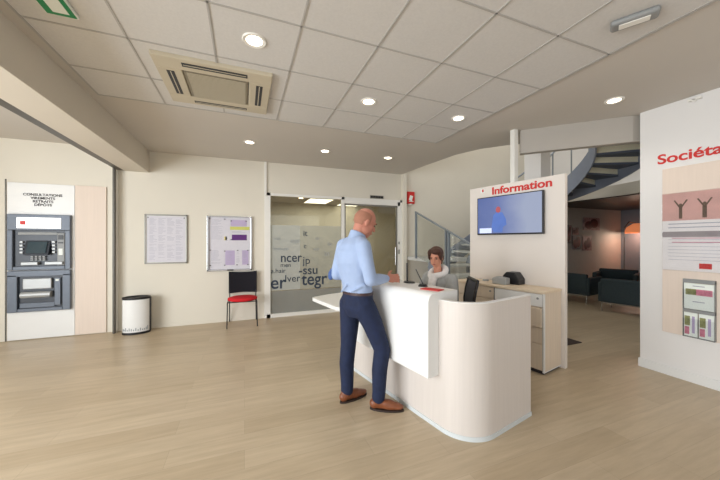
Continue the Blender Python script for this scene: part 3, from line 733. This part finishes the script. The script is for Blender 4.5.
def torso(g, rows, k=1.0, d=0.0):
    g.loft([((x, 0, z), (rd * k + d, 0, 0), (0, rw * k + d, 0)) for x, z, rd, rw in rows], 32)
g = MB(); torso(g, tors, .86)
head_mesh(g, Hh)
g.limb([((-.01, 0, 1.46), .066), ((.01, 0, 1.56), .063), ((.03, 0, 1.64), .062)], 20)
for s_ in (-1, 1):
    g.limb([(sh[s_], .045), (el[s_], .036), (wr[s_], .024)], 16)
    g.limb([(hip[s_], .08), (kn[s_], .05), (an[s_], .038)], 16)
    a = Vector(an[s_]); d = Vector((.19, -.19, 0)).normalized() if s_ < 0 else Vector((1, .02, 0))
    g.limb([(a, .034), (a + d * .09 + Vector((0, 0, -.05)), .022)], 14)
hand(g, wr[-1], (1, -.02, -.04), (0, -1, .35), (0, .35, 1), .20, .75)
hand(g, wr[1], (1, -.25, -.06), (0, .2, 1), (0.1, -1, .2), .20, .5)
g.fuse('body', M['skin'], MA, .0055, 5)
face_parts(Hh, MA, None)
# cropped hair round the sides and back
g = MB(); g.ell(Hh @ Vector((-.008, 0, .025)), (.099, .0805, .094), Hh.to_3x3().to_4x4(), 40)
inv = Hh.inverted()
kill = [f for f in g.bm.faces if (lambda c: c.z > .075 or c.x > .015 + .0 or c.z < -.05 or (c.x > -.03 and c.z < .0))(inv @ f.calc_center_median())]
bmesh.ops.delete(g.bm, geom=kill, context='FACES')
g.build('hair', M['stubble'], MA, smooth=True)
# shirt
g = MB(); rows = [(-.005, 1.03, .128, .180), (-.008, 1.07, .122, .172), (-.02, 1.13, .126, .170)] + [(x, z, rd + .012, rw + .012) for x, z, rd, rw in tors[3:]]
torso(g, rows)
for s_ in (-1, 1):
    g.limb([(sh[s_], .066), ((Vector(sh[s_]) + Vector(el[s_])) / 2, .060), (el[s_], .056), ((Vector(el[s_]) + Vector(wr[s_])) / 2, .051), (Vector(el[s_]).lerp(Vector(wr[s_]), .93), .037)], 18)
    g.limb([((-.02, sh[s_][1] * .35, 1.50), .052), (sh[s_], .066)], 18)
for k in range(10):      # soft folds of the cloth
    a_ = random.uniform(0, 2 * PI); zz = random.uniform(1.06, 1.34); q = Vector((.122 * math.cos(a_) - .022, .168 * math.sin(a_), zz))
    d_ = Vector((-math.sin(a_) * .06, math.cos(a_) * .06, random.uniform(-.07, .07))); g.limb([(q - d_, .008), (q, .013), (q + d_, .008)], 8)
g.fuse('shirt', M['shirt'], MA, .008, 6)
g = MB().loft([((-.015, 0, 1.50), (.09, 0, -.01), (0, .095, 0)), ((-.005, 0, 1.54), (.078, 0, -.022), (0, .080, 0)), ((.005, 0, 1.572), (.071, 0, -.034), (0, .072, 0))], 28)
g.fuse('shirt_collar', M['shirt'], MA, .006, 3)
MB().ell(Vector(el[1]) + Vector((-.034, .026, .005)), (.034, .036, .062), Matrix.Rotation(.35, 4, 'Y')).build('elbow_patch', M['patch'], MA, smooth=True)
g = MB().loft([((0, 0, 1.008), (.129, 0, 0), (0, .181, 0)), ((0, 0, 1.034), (.129, 0, 0), (0, .181, 0))], 32); g.build('belt', M['beltm'], MA, smooth='auto')
# trousers
g = MB(); g.loft([((0, 0, .80), (.10, 0, 0), (0, .15, 0)), ((-.008, 0, .88), (.125, 0, 0), (0, .178, 0)), ((-.004, 0, .96), (.128, 0, 0), (0, .180, 0)), ((0, 0, 1.02), (.124, 0, 0), (0, .177, 0))], 32)
for s_ in (-1, 1):
    h0, k0, a0_ = Vector(hip[s_]), Vector(kn[s_]), Vector(an[s_])
    g.limb([(h0 + Vector((-.005, 0, -.04)), .108), (h0.lerp(k0, .45), .094), (k0, .075), (k0.lerp(a0_, .4) + Vector((-.012, 0, 0)), .070), (k0.lerp(a0_, .85), .060), (a0_ + Vector((-.0, 0, .02)), .058)], 20)
g.fuse('trousers', M['jeans'], MA, .008, 7)
# shoes
def shoe(ank, ang):
    m = Matrix.Translation((ank[0], ank[1], 0)) @ Matrix.Rotation(ang, 4, 'Z')
    g = MB(); R3 = m.to_3x3().to_4x4()
    g.ell(m @ Vector((-.035, 0, .052)), (.045, .04, .045), R3); g.ell(m @ Vector((.02, 0, .055)), (.07, .042, .045), R3)
    g.ell(m @ Vector((.075, 0, .058)), (.075, .043, .036), R3); g.ell(m @ Vector((.10, 0, .042)), (.10, .046, .036), R3); g.ell(m @ Vector((.16, 0, .036)), (.065, .042, .026), R3)
    g.cyl(m @ Vector((-.01, 0, .05)), m @ Vector((-.01, 0, .115)), .046, .046)
    s1 = g.fuse('shoe', M['leather'], MA, .006, 5)
    g = MB(); g.loft([(m @ Vector((.075, 0, 0)), m.to_3x3() @ Vector((.152, 0, 0)), m.to_3x3() @ Vector((0, .047, 0))), (m @ Vector((.075, 0, .016)), m.to_3x3() @ Vector((.150, 0, 0)), m.to_3x3() @ Vector((0, .046, 0)))], 32)
    g.build('sole', M['sole'], s1, smooth='auto')
    g = MB()
    for k in range(3):
        g.cyl(m @ Vector((.045 + k * .022, -.02, .088 - k * .008)), m @ Vector((.045 + k * .022, .02, .088 - k * .008)), .003, seg=8)
    g.build('laces', M['sole'], s1)
shoe(an[-1], math.radians(-40)); shoe(an[1], math.radians(2))

# ---- seated woman; local x toward -b (faces the counter)
WO = thing('person', 'seated woman with short brown hair, white scarf and grey cardigan behind the counter', 'person', ba(2.80, 2.52, 0), TH + PI)
Hw = frame((.06, .0, 1.30), math.radians(24), math.radians(14))
wt = [(-.02, .46, .13, .18), (-.03, .56, .12, .17), (-.03, .68, .10, .145), (-.02, .80, .105, .155), (-.01, .92, .115, .17), (0, 1.0, .105, .175), (.0, 1.06, .08, .15), (.005, 1.09, .055, .09)]
wsh = {-1: (.0, -.185, 1.045), 1: (.0, .19, 1.045)}; wel = {-1: (.10, -.26, .80), 1: (.08, .29, .80)}; wwr = {-1: (.33, -.12, .80), 1: (.33, .12, .80)}
g = MB(); torso(g, wt, .86); head_mesh(g, Hw, True)
g.limb([((.0, 0, 1.05), .05), ((.03, 0, 1.14), .047), ((.045, 0, 1.22), .046)], 18)
for s_ in (-1, 1):
    g.limb([(wsh[s_], .038), (wel[s_], .032), (wwr[s_], .021)], 14)
    g.limb([((0, s_ * .09, .53), .075), ((.40, s_ * .10, .52), .052), ((.36, s_ * .10, .10), .035), ((.48, s_ * .10, .05), .028)], 14)
hand(g, wwr[-1], (1, .15, -.1), (0, 0, 1), (0, 1, 0), .17, .3); hand(g, wwr[1], (1, -.15, -.1), (0, 0, 1), (0, -1, 0), .17, .3)
g.fuse('body', M['skin2'], WO, .0055, 5)
face_parts(Hw, WO, None, True)
g = MB(); R3 = Hw.to_3x3().to_4x4()
def he(c, r): g.ell(Hw @ Vector(c), r, R3, 24)
he((-.02, 0, .045), (.095, .088, .088)); he((-.045, 0, -.01), (.07, .082, .085)); he((.035, .02, .085), (.062, .06, .04)); he((.03, -.055, .06), (.05, .032, .05)); he((.02, .068, .03), (.045, .02, .06)); he((.01, -.075, .015), (.035, .018, .055)); he((-.05, 0, -.07), (.04, .06, .05))
g.fuse('hair', M['hair'], WO, .006, 3)
g = MB(); torso(g, [(x, z, rd + .012, rw + .014) for x, z, rd, rw in wt])
for s_ in (-1, 1):
    g.limb([(wsh[s_], .068), ((Vector(wsh[s_]) + Vector(wel[s_])) / 2, .064), (wel[s_], .05), (Vector(wel[s_]).lerp(Vector(wwr[s_]), .9), .036)], 18)
    g.limb([((wsh[s_][0], wsh[s_][1] * .4, 1.06), .05), (wsh[s_], .062)], 18)
g.fuse('cardigan', M['cardigan'], WO, .008, 6)
MB().loft([((.035, 0, .80), (.10, 0, 0), (0, .065, 0)), ((.045, 0, 1.03), (.085, 0, 0), (0, .06, 0)), ((.04, 0, 1.08), (.03, 0, 0), (0, .05, 0))], 24).build('top', M['darktop'], WO, smooth=True)
g = MB()
ringp = []
for i in range(21):
    a = 2 * PI * i / 20; ringp.append(((.025 + .085 * math.cos(a), .092 * math.sin(a), 1.115 - .045 * math.cos(a) + .008 * math.sin(3 * a)), .037))
g.limb(ringp, 14)
g.limb([((.105, .03, 1.07), .034), ((.135, .02, .98), .035), ((.14, .03, .90), .028)], 14); g.limb([((.105, -.03, 1.07), .032), ((.13, -.015, 1.0), .035), ((.14, -.03, .93), .028)], 14)
g.fuse('scarf', M['scarf'], WO, .007, 3)
g = MB()
g.loft([((0, 0, .46), (.14, 0, 0), (0, .19, 0)), ((0, 0, .60), (.13, 0, 0), (0, .18, 0))], 28)
for s_ in (-1, 1): g.limb([((0, s_ * .09, .54), .088), ((.40, s_ * .10, .53), .065), ((.36, s_ * .10, .14), .05)], 16)
g.fuse('trousers', M['jeans'], WO, .010, 5)
for s_ in (-1, 1):
    MB().ell((.43, s_ * .10, .035), (.12, .042, .035)).build('shoe', M['black'], WO, smooth=True)

# ------------------------------------------------------------------ right wall
t = thing('wall_lettering', 'large red letters on the white wall at the right', 'lettering', (RW - .002, 1.93, 2.375))
text('Sociétaires', .150, M['red'], 'lettering', t, (0, 0, 0), rot=(PI / 2, 0, -PI / 2), depth=.004, bold=.003, sx=1.16)
BD = MB().box(RW - .02, RW, .55, 1.88, .48, 2.305).build('display_board', M['pinkwood'], bevel=.003)
tag(BD, 'pale wood display board on the white wall at the right', 'board')
X = RW - .022
t = thing('poster', 'pink and white poster behind acrylic on the pale wood board', 'poster', (X, 1.875, 1.18))
# local: x out of wall is -x ; y decreasing to the right
Wd = 1.15
MB().box(-.004, 0, -Wd, 0, 0, .84).build('sheet', M['postpale'], t)
MB().box(-.0055, -.004, -Wd, 0, .54, .84).build('photo_band', M['postpink'], t)
MB().box(-.0055, -.004, -Wd, 0, .36, .42).build('title_strip', M['poststrip'], t)
def yprism(poly, name, m, parent, x0=-.008, x1=-.0055):
    g = MB(); lo = [g.bm.verts.new((x0, a, z)) for a, z in poly]; hi = [g.bm.verts.new((x1, a, z)) for a, z in poly]
    g.bm.faces.new(lo); g.bm.faces.new(list(reversed(hi))); n = len(poly)
    for i in range(n): g.bm.faces.new((lo[i], hi[i], hi[(i + 1) % n], lo[(i + 1) % n]))
    return g.build(name, m, parent)
for y0, s_ in ((-.15, .7), (-.33, .9), (-.50, .7), (-.60, 1), (-.78, .9), (-.95, 1)):
    g = MB()
    g.bar((-.007, y0, .56), (-.007, y0, .68), .035 * s_, .003, (1, 0, 0)); g.ell((-.007, y0, .705), (.002, .014, .018))
    g.bar((-.007, y0, .67), (-.007, y0 + .05, .76), .012, .003, (1, 0, 0)); g.bar((-.007, y0, .67), (-.007, y0 - .05, .76), .012, .003, (1, 0, 0))
    g.build('photo_figure', M['dkfig'], t)
g = MB()
for i in range(7):
    z = .33 - i * .036
    g.box(-.0055, -.0042, -.10 - random.uniform(.25, .8), -.05, z, z + .003)
g.box(-.0055, -.0042, -.9, -.05, .50, .508).box(-.0055, -.0042, -.8, -.05, .46, .468)
g.build('print', M['greyink'], t)
MB().box(-.0055, -.0042, -.8, -.08, .345, .352).build('red_print', M['flyerp'], t)
MB().box(-.0055, -.0042, -.75, -.08, .30, .308).build('red_print', M['flyerp'], t)
MB().box(-.0058, -.0042, -.38, -.29, .03, .085).build('logo', M['red'], t)
MB().box(-.014, -.010, -Wd, 0, -.005, .845).build('cover', M['acrylic'], t)

t = thing('leaflet_rack', 'grey and clear leaflet rack hanging low on the pale wood board', 'leaflet rack', (X, 1.70, .485))
MB().box(-.006, 0, -.235, 0, 0, .61).build('back_plate', M['acrylic'], t)
MB().box(-.03, 0, -.235, 0, .575, .612).box(-.03, 0, -.235, 0, .262, .295).box(-.03, -.0, -.235, -.23, 0, .6).box(-.03, 0, -.004, 0, 0, .6).box(-.03, 0, -.235, 0, 0, .008).build('rack_frame', M['grey'], t, bevel=.002)
MB().box(-.034, -.031, -.235, 0, .0, .20).box(-.034, -.031, -.235, 0, .30, .50).build('front_panel', M['acrylic'], t)
def leaflet(y0, y1, z0, z1, lab):
    t = thing('leaflet', lab, 'leaflet', (X - .022, y0, z0))
    w_, h_ = y1 - y0, z1 - z0
    MB().box(-.002, .004, w_, 0, 0, h_).build('sheet', M['signw'], t)
    if abs(w_) > .15:
        MB().box(-.0035, -.0018, w_ * .42, w_ * .06, h_ * .55, h_ * .78).build('picture', M['flyer'], t); MB().box(-.0035, -.0018, w_ * .95, w_ * .42, h_ * .55, h_ * .78).build('picture', M['flyerp'], t)
        MB().box(-.0035, -.0018, w_ * .7, w_ * .3, h_ * .28, h_ * .31).build('print', M['greyink'], t); MB().box(-.0035, -.0018, w_ * .7, w_ * .3, h_ * .88, h_ * .91).build('print', M['greyink'], t)
    else:
        MB().box(-.0035, -.0018, w_ * .45, w_ * .05, h_ * .45, h_ * .85).build('picture', M['flyer'], t); MB().box(-.0035, -.0018, w_ * .4, w_ * .05, h_ * .08, h_ * .4).build('picture', M['flyerp'], t)
        MB().box(-.0035, -.0018, w_ * .8, w_ * .6, h_ * .15, h_ * .85).build('print', M['lilac'], t)
leaflet(1.692, 1.473, .785, 1.055, 'wide leaflet with a landscape picture in the upper pocket of the leaflet rack')
leaflet(1.692, 1.590, .495, .745, 'narrow leaflet in the lower pocket of the rack, on the left')
leaflet(1.580, 1.473, .495, .745, 'narrow leaflet in the lower pocket of the rack, on the right')
t = thing('wall_hook', 'tiny white fitting at the top edge of the white wall', 'fitting', (RW, 1.62, 2.985))
MB().box(-.04, 0, -.05, .05, -.012, .012).build('plate', M['white_m'], t, bevel=.004)
MB().box(-.04, -.03, -.012, .012, -.03, 0).build('hook', M['white_m'], t)

# ------------------------------------------------------------------ stairwell
tag(MB().box(-.035, .035, -.035, .035, 0, CE).build('steel_post', M['white_m'], None, (3.47, 3.04, 0), bevel=.004), 'slim white steel post rising behind the information panel', 'post')
tag(MB().box(-.17, .17, -.14, .14, 0, 5.7).build('pillar', M['wall_w'], None, (4.90, 3.80, 0), TH), 'wide white pillar in the stairwell behind the information panel', 'pillar')

GB = thing('glass_balustrade', 'glass balustrade with sloping steel rail behind the seated woman', 'balustrade', (3.45, 0, 0))
def rz_(y): return 2.125 - (5.54 - y) * .405
def sprism(poly, name, m, x0, x1, parent):
    g = MB(); lo = [g.bm.verts.new((x0, a, z)) for a, z in poly]; hi = [g.bm.verts.new((x1, a, z)) for a, z in poly]
    g.bm.faces.new(lo); g.bm.faces.new(list(reversed(hi))); n = len(poly)
    for i in range(n): g.bm.faces.new((lo[i], hi[i], hi[(i + 1) % n], lo[(i + 1) % n]))
    return g.build(name, m, parent)
sprism([(5.50, 1.16), (4.50, .93), (4.50, rz_(4.50)), (5.50, rz_(5.50))], 'glass_panel', M['glassg'], -.006, .006, GB)
sprism([(4.42, .90), (3.30, .40), (3.30, rz_(3.30)), (4.42, rz_(4.42))], 'glass_panel', M['glassg'], -.006, .006, GB)
MB().bar((0, 5.54, rz_(5.54)), (0, 3.2, rz_(3.2)), .04, .03).build('handrail', M['greyst'], GB, bevel=.004)
for y_, z0 in ((5.52, 1.12), (4.50, .0), (4.42, .0), (3.26, 0)):
    MB().box(-.02, .02, y_ - .018, y_ + .018, z0, rz_(y_)).build('post', M['greyst'], GB, bevel=.003)

ST = thing('staircase', 'curved staircase with blue grey steel sides behind the information panel', 'staircase', (0, 0, 0))
# lower flight along +y
for i in range(6):
    z = .17 * (i + 1); y0 = 3.25 + i * .31
    tr_ = MB().box(3.52, 4.45, y0, y0 + .33, z - .04, z).build('tread', M['treadw'], ST, bevel=.003)
MB().box(3.50, 4.55, 5.10, 5.98, 1.06, 1.14).build('landing', M['treadw'], ST, bevel=.004)
MB().bar((4.47, 3.2, .12), (4.47, 5.1, 1.10), .03, .22).bar((3.50, 3.2, .05), (3.50, 5.1, 1.03), .03, .18).build('stringer', M['steel'], ST)
MB().box(3.51, 3.55, 5.10, 5.15, 0, 1.06).box(4.48, 4.53, 5.10, 5.15, 0, 1.06).box(4.48, 4.53, 5.90, 5.95, 0, 1.06).build('landing_leg', M['steel'], ST)
CX, CY, r0, r1 = 6.30, 4.20, .48, 1.38
zs = 1.28
for i in range(7):
    x0 = 4.45 + i * .265; z = zs + i * .155
    MB().box(x0, x0 + .29, CY + r0, CY + r1, z - .04, z).build('tread', M['treadw'], ST, bevel=.003)
def zphi(w): return 2.30 + (90 - w) / 111.0 * .94      # w: room angle in degrees
for i in range(9):
    w0 = 86 - i * 18.5; w1 = w0 - 20; z = zphi(w0)
    poly = [(CX + r0 * math.cos(math.radians(a)), CY + r0 * math.sin(math.radians(a))) for a in (w0, w1)] + [(CX + r1 * math.cos(math.radians(a)), CY + r1 * math.sin(math.radians(a))) for a in (w1, (w0 + w1) / 2, w0)]
    MB().prism(poly, z - .04, z).build('tread', M['tread'], ST)
    e0 = math.radians(w1 + 1); 
    MB().bar((CX + r0 * math.cos(e0), CY + r0 * math.sin(e0), z + .065), (CX + r1 * math.cos(e0), CY + r1 * math.sin(e0), z + .065), .015, .13, (0, 0, 1)).build('riser', M['cream'], ST)
def flight(r, lo, hi):
    P = [(4.40 + k * .38, CY + r) for k in range(5)]; Zc = [1.20 + k * .38 / .265 * .155 for k in range(5)]
    for k in range(0, 20):
        w = 90 - k * 9; P.append((CX + r * math.cos(math.radians(w)), CY + r * math.sin(math.radians(w)))); Zc.append(zphi(w))
    g = MB(); g.wall(P, .03, lambda i: Zc[i] - lo, lambda i: Zc[i] + hi); return g
flight(r1, .30, .12).build('stringer', M['steel'], ST, smooth='auto')
flight(r0 - .03, .26, .16).build('stringer', M['steel'], ST, smooth='auto')
P = [(5.35, CY + r0 - .02, 2.05 + .95)] ; 
g = MB(); pr = []
for k in range(0, 8):
    x = 4.45 + k * .26; pr.append((x, CY + r0 - .02, 1.28 + k * .153 + 1.0))
for k in range(0, 10):
    w = 85 - k * 15; pr.append((CX + (r0 - .02) * math.cos(math.radians(w)), CY + (r0 - .02) * math.sin(math.radians(w)), zphi(w) + 1.0))
g.tube(pr, .02).build('handrail', M['greyst'], ST, smooth='auto')
for k in (0, 3, 6, 9, 12, 15):
    x, y, z = pr[k]; MB().cyl((x, y, z - 1.0), (x, y, z), .014).build('baluster', M['greyst'], ST)

# ------------------------------------------------------------------ lounge
struct(MB().box(7.9, 12.2, -1.5, BW, 2.50, 2.52).build('ceiling', M['darkceil']))
struct(MB().prism([(7.9, -1.5), (12.2, -1.5), (12.2, BW), (8.45, BW), (7.75, 3.6)], 2.52, 2.78).build('trim_9', M['wall']))
struct(MB().box(8.3, 8.4, 2.0, BW, 2.78, 5.7).build('wall_upper', M['wall_w']))
struct(MB().box(11.62, 11.72, -1.5, BW, 0, 2.5).build('wall_lounge', M['lounge_blue']))
struct(MB().box(8.2, 11.62, BW - .02, BW, 0, 2.5).build('wall_lounge', M['lounge_wall']))
struct(MB().box(4.6, 12.2, -1.6, -1.5, 0, 2.9).build('wall_lounge', M['lounge_wall']))
def picture(x0, x1, z0, z1, m, lab):
    t = thing('wall_picture', lab, 'picture', ((x0 + x1) / 2, BW - .02, (z0 + z1) / 2))
    w_, h_ = (x1 - x0) / 2, (z1 - z0) / 2
    MB().box(-w_, w_, -.03, 0, -h_, h_).build('canvas', M[m], t)
    g = MB(); g.ell((w_ * .3, -.031, h_ * .1), (w_ * .5, .003, h_ * .75)).ell((-w_ * .35, -.031, -h_ * .2), (w_ * .5, .003, h_ * .65))
    g.build('motif', M['motif'], t, smooth=True)
picture(9.70, 10.47, 1.83, 2.22, 'photor', 'wide dark red picture highest on the lounge wall')
picture(9.20, 9.60, 1.24, 1.66, 'photo', 'dark square picture low on the lounge wall, left of the red one')
picture(9.68, 10.08, 1.20, 1.64, 'photor', 'red square picture lowest on the right of the lounge pictures')
picture(8.93, 9.15, 1.42, 1.97, 'photo', 'narrow dark picture half hidden by the information panel')
picture(9.22, 9.48, 1.68, 1.90, 'photor', 'small red picture in the middle of the lounge pictures')
LP_ = thing('floor_lamp', 'arc floor lamp with orange shade in the lounge corner', 'lamp', (10.9, 5.55, 0))
MB().cyl((0, 0, 0), (0, 0, .03), .16, seg=28).build('base', M['chrome'], LP_)
MB().tube([(0, 0, .02), (0, 0, 1.9), (.15, -.05, 2.08), (.35, -.12, 2.05)], .014).build('pole', M['chrome'], LP_, smooth='auto')
g = MB(); A = []
for i in range(36):
    a = 2 * PI * i / 36; A.append([g.bm.verts.new((.42 + q * math.cos(a), -.15 + q * math.sin(a), h)) for q, h in ((.34, 1.74), (.27, 1.92), (.12, 2.03), (.02, 2.04))])
for i in range(36):
    for j in range(3): g.bm.faces.new((A[i][j], A[(i + 1) % 36][j], A[(i + 1) % 36][j + 1], A[i][j + 1]))
g.build('lamp_shade', M['shade'], LP_, smooth=True)
def armchair(label, x, y, rz):
    t = thing('armchair', label, 'armchair', (x, y, 0), rz)   # faces +x
    MB().box(-.38, -.27, -.42, .42, .20, .70).build('backrest', M['teal'], t, bevel=.03, seg=3)
    for s_ in (-1, 1): MB().box(-.36, .32, s_ * .42 - .05, s_ * .42 + .05, .20, .62).build('armrest', M['teal'], t, bevel=.03, seg=3)
    MB().box(-.30, .33, -.37, .37, .20, .32).build('seat_base', M['teal'], t, bevel=.015)
    MB().box(-.27, .34, -.36, .36, .32, .43).build('seat_cushion', M['teal'], t, bevel=.03, seg=3)
    for sx in (-.34, .28):
        for s_ in (-1, 1): MB().cyl((sx, s_ * .40, 0), (sx, s_ * .40, .18), .012).build('leg', M['chrome'], t)
    MB().box(-.36, .30, -.42, .42, .18, .20).build('leg_frame', M['chrome'], t)
armchair('dark teal armchair nearest the white wall, seen from behind', 7.55, 3.72, math.radians(14))
armchair('dark teal armchair half hidden by the information panel, seen from behind', 7.85, 5.05, math.radians(8))
armchair('dark teal armchair against the lounge wall, facing the two others', 9.55, 5.05, math.radians(200))
tag(MB().box(-1.1, 0, 0, .8, 0, .012).build('floor_mat', M['mat'], None, (4.62, 2.87, 0), 0, bevel=.004), 'dark floor mat beside the information panel', 'mat')

def rebase(o, p):
    p = Vector(p); l = Matrix.Rotation(-o.rotation_euler.z, 3, 'Z') @ (p - o.location)
    for c in o.children: c.location = Vector(c.location) - l
    o.location = p
rebase(DK, ba(1.81, 2.2)); rebase(CB, ba(3.70, 2.25)); rebase(IP, ba(3.93, 2.25)); rebase(TV, ba(3.87, 2.275, 1.585))
rebase(GB, (3.45, 4.4, 0)); rebase(ST, (4.5, 4.6, 0))
# ------------------------------------------------------------------ lights
def area(name, loc, rot, sx, sy, e, col=(1, 1, 1)):
    L = bpy.data.lights.new(name, 'AREA'); L.shape = 'RECTANGLE'; L.size = sx; L.size_y = sy; L.energy = e; L.color = col
    o = bpy.data.objects.new(name, L); COL.objects.link(o); o.location = loc; o.rotation_euler = rot; return o
area('left_facade_daylight', (-4.85, 0.2, 1.55), (0, -PI / 2, 0), 2.6, 6.0, 420, (.93, .97, 1.0))
area('front_facade_daylight', (0.0, -4.7, 1.6), (PI / 2, 0, 0), 8.0, 2.6, 60, (.96, .98, 1.0))
area('office_light', (2.2, 7.8, 2.6), (0, 0, 0), 3.0, 2.0, 38, (1, .99, .97))
area('stairwell_fill', (5.6, 4.2, 5.6), (0, 0, 0), 3.5, 3.0, 60, (1, .98, .95))  # unseen lamp added under the closed upper ceiling to brighten the stairwell
L = bpy.data.lights.new('lamp_bulb', 'POINT'); L.energy = 14; L.color = (1, .76, .58); L.shadow_soft_size = .08
o = bpy.data.objects.new('lamp_bulb', L); COL.objects.link(o); o.location = (11.2, 5.4, 1.72)
w = bpy.data.worlds.new('sky'); SC.world = w; w.use_nodes = True
w.node_tree.nodes['Background'].inputs['Color'].default_value = (.9, .95, 1, 1); w.node_tree.nodes['Background'].inputs['Strength'].default_value = .45

# ------------------------------------------------------------------ camera
cam = bpy.data.cameras.new('camera'); co = bpy.data.objects.new('camera', cam); COL.objects.link(co)
cam.sensor_width = 36; cam.lens = 296.3 * 36 / 720; cam.shift_y = .8 / 720; cam.clip_start = .05
co.location = (0, 0, 1.5); co.rotation_euler = (PI / 2, 0, -math.radians(21.3)); SC.camera = co
SC.view_settings.view_transform = 'Standard'; SC.view_settings.look = 'None'; SC.view_settings.exposure = 0.14
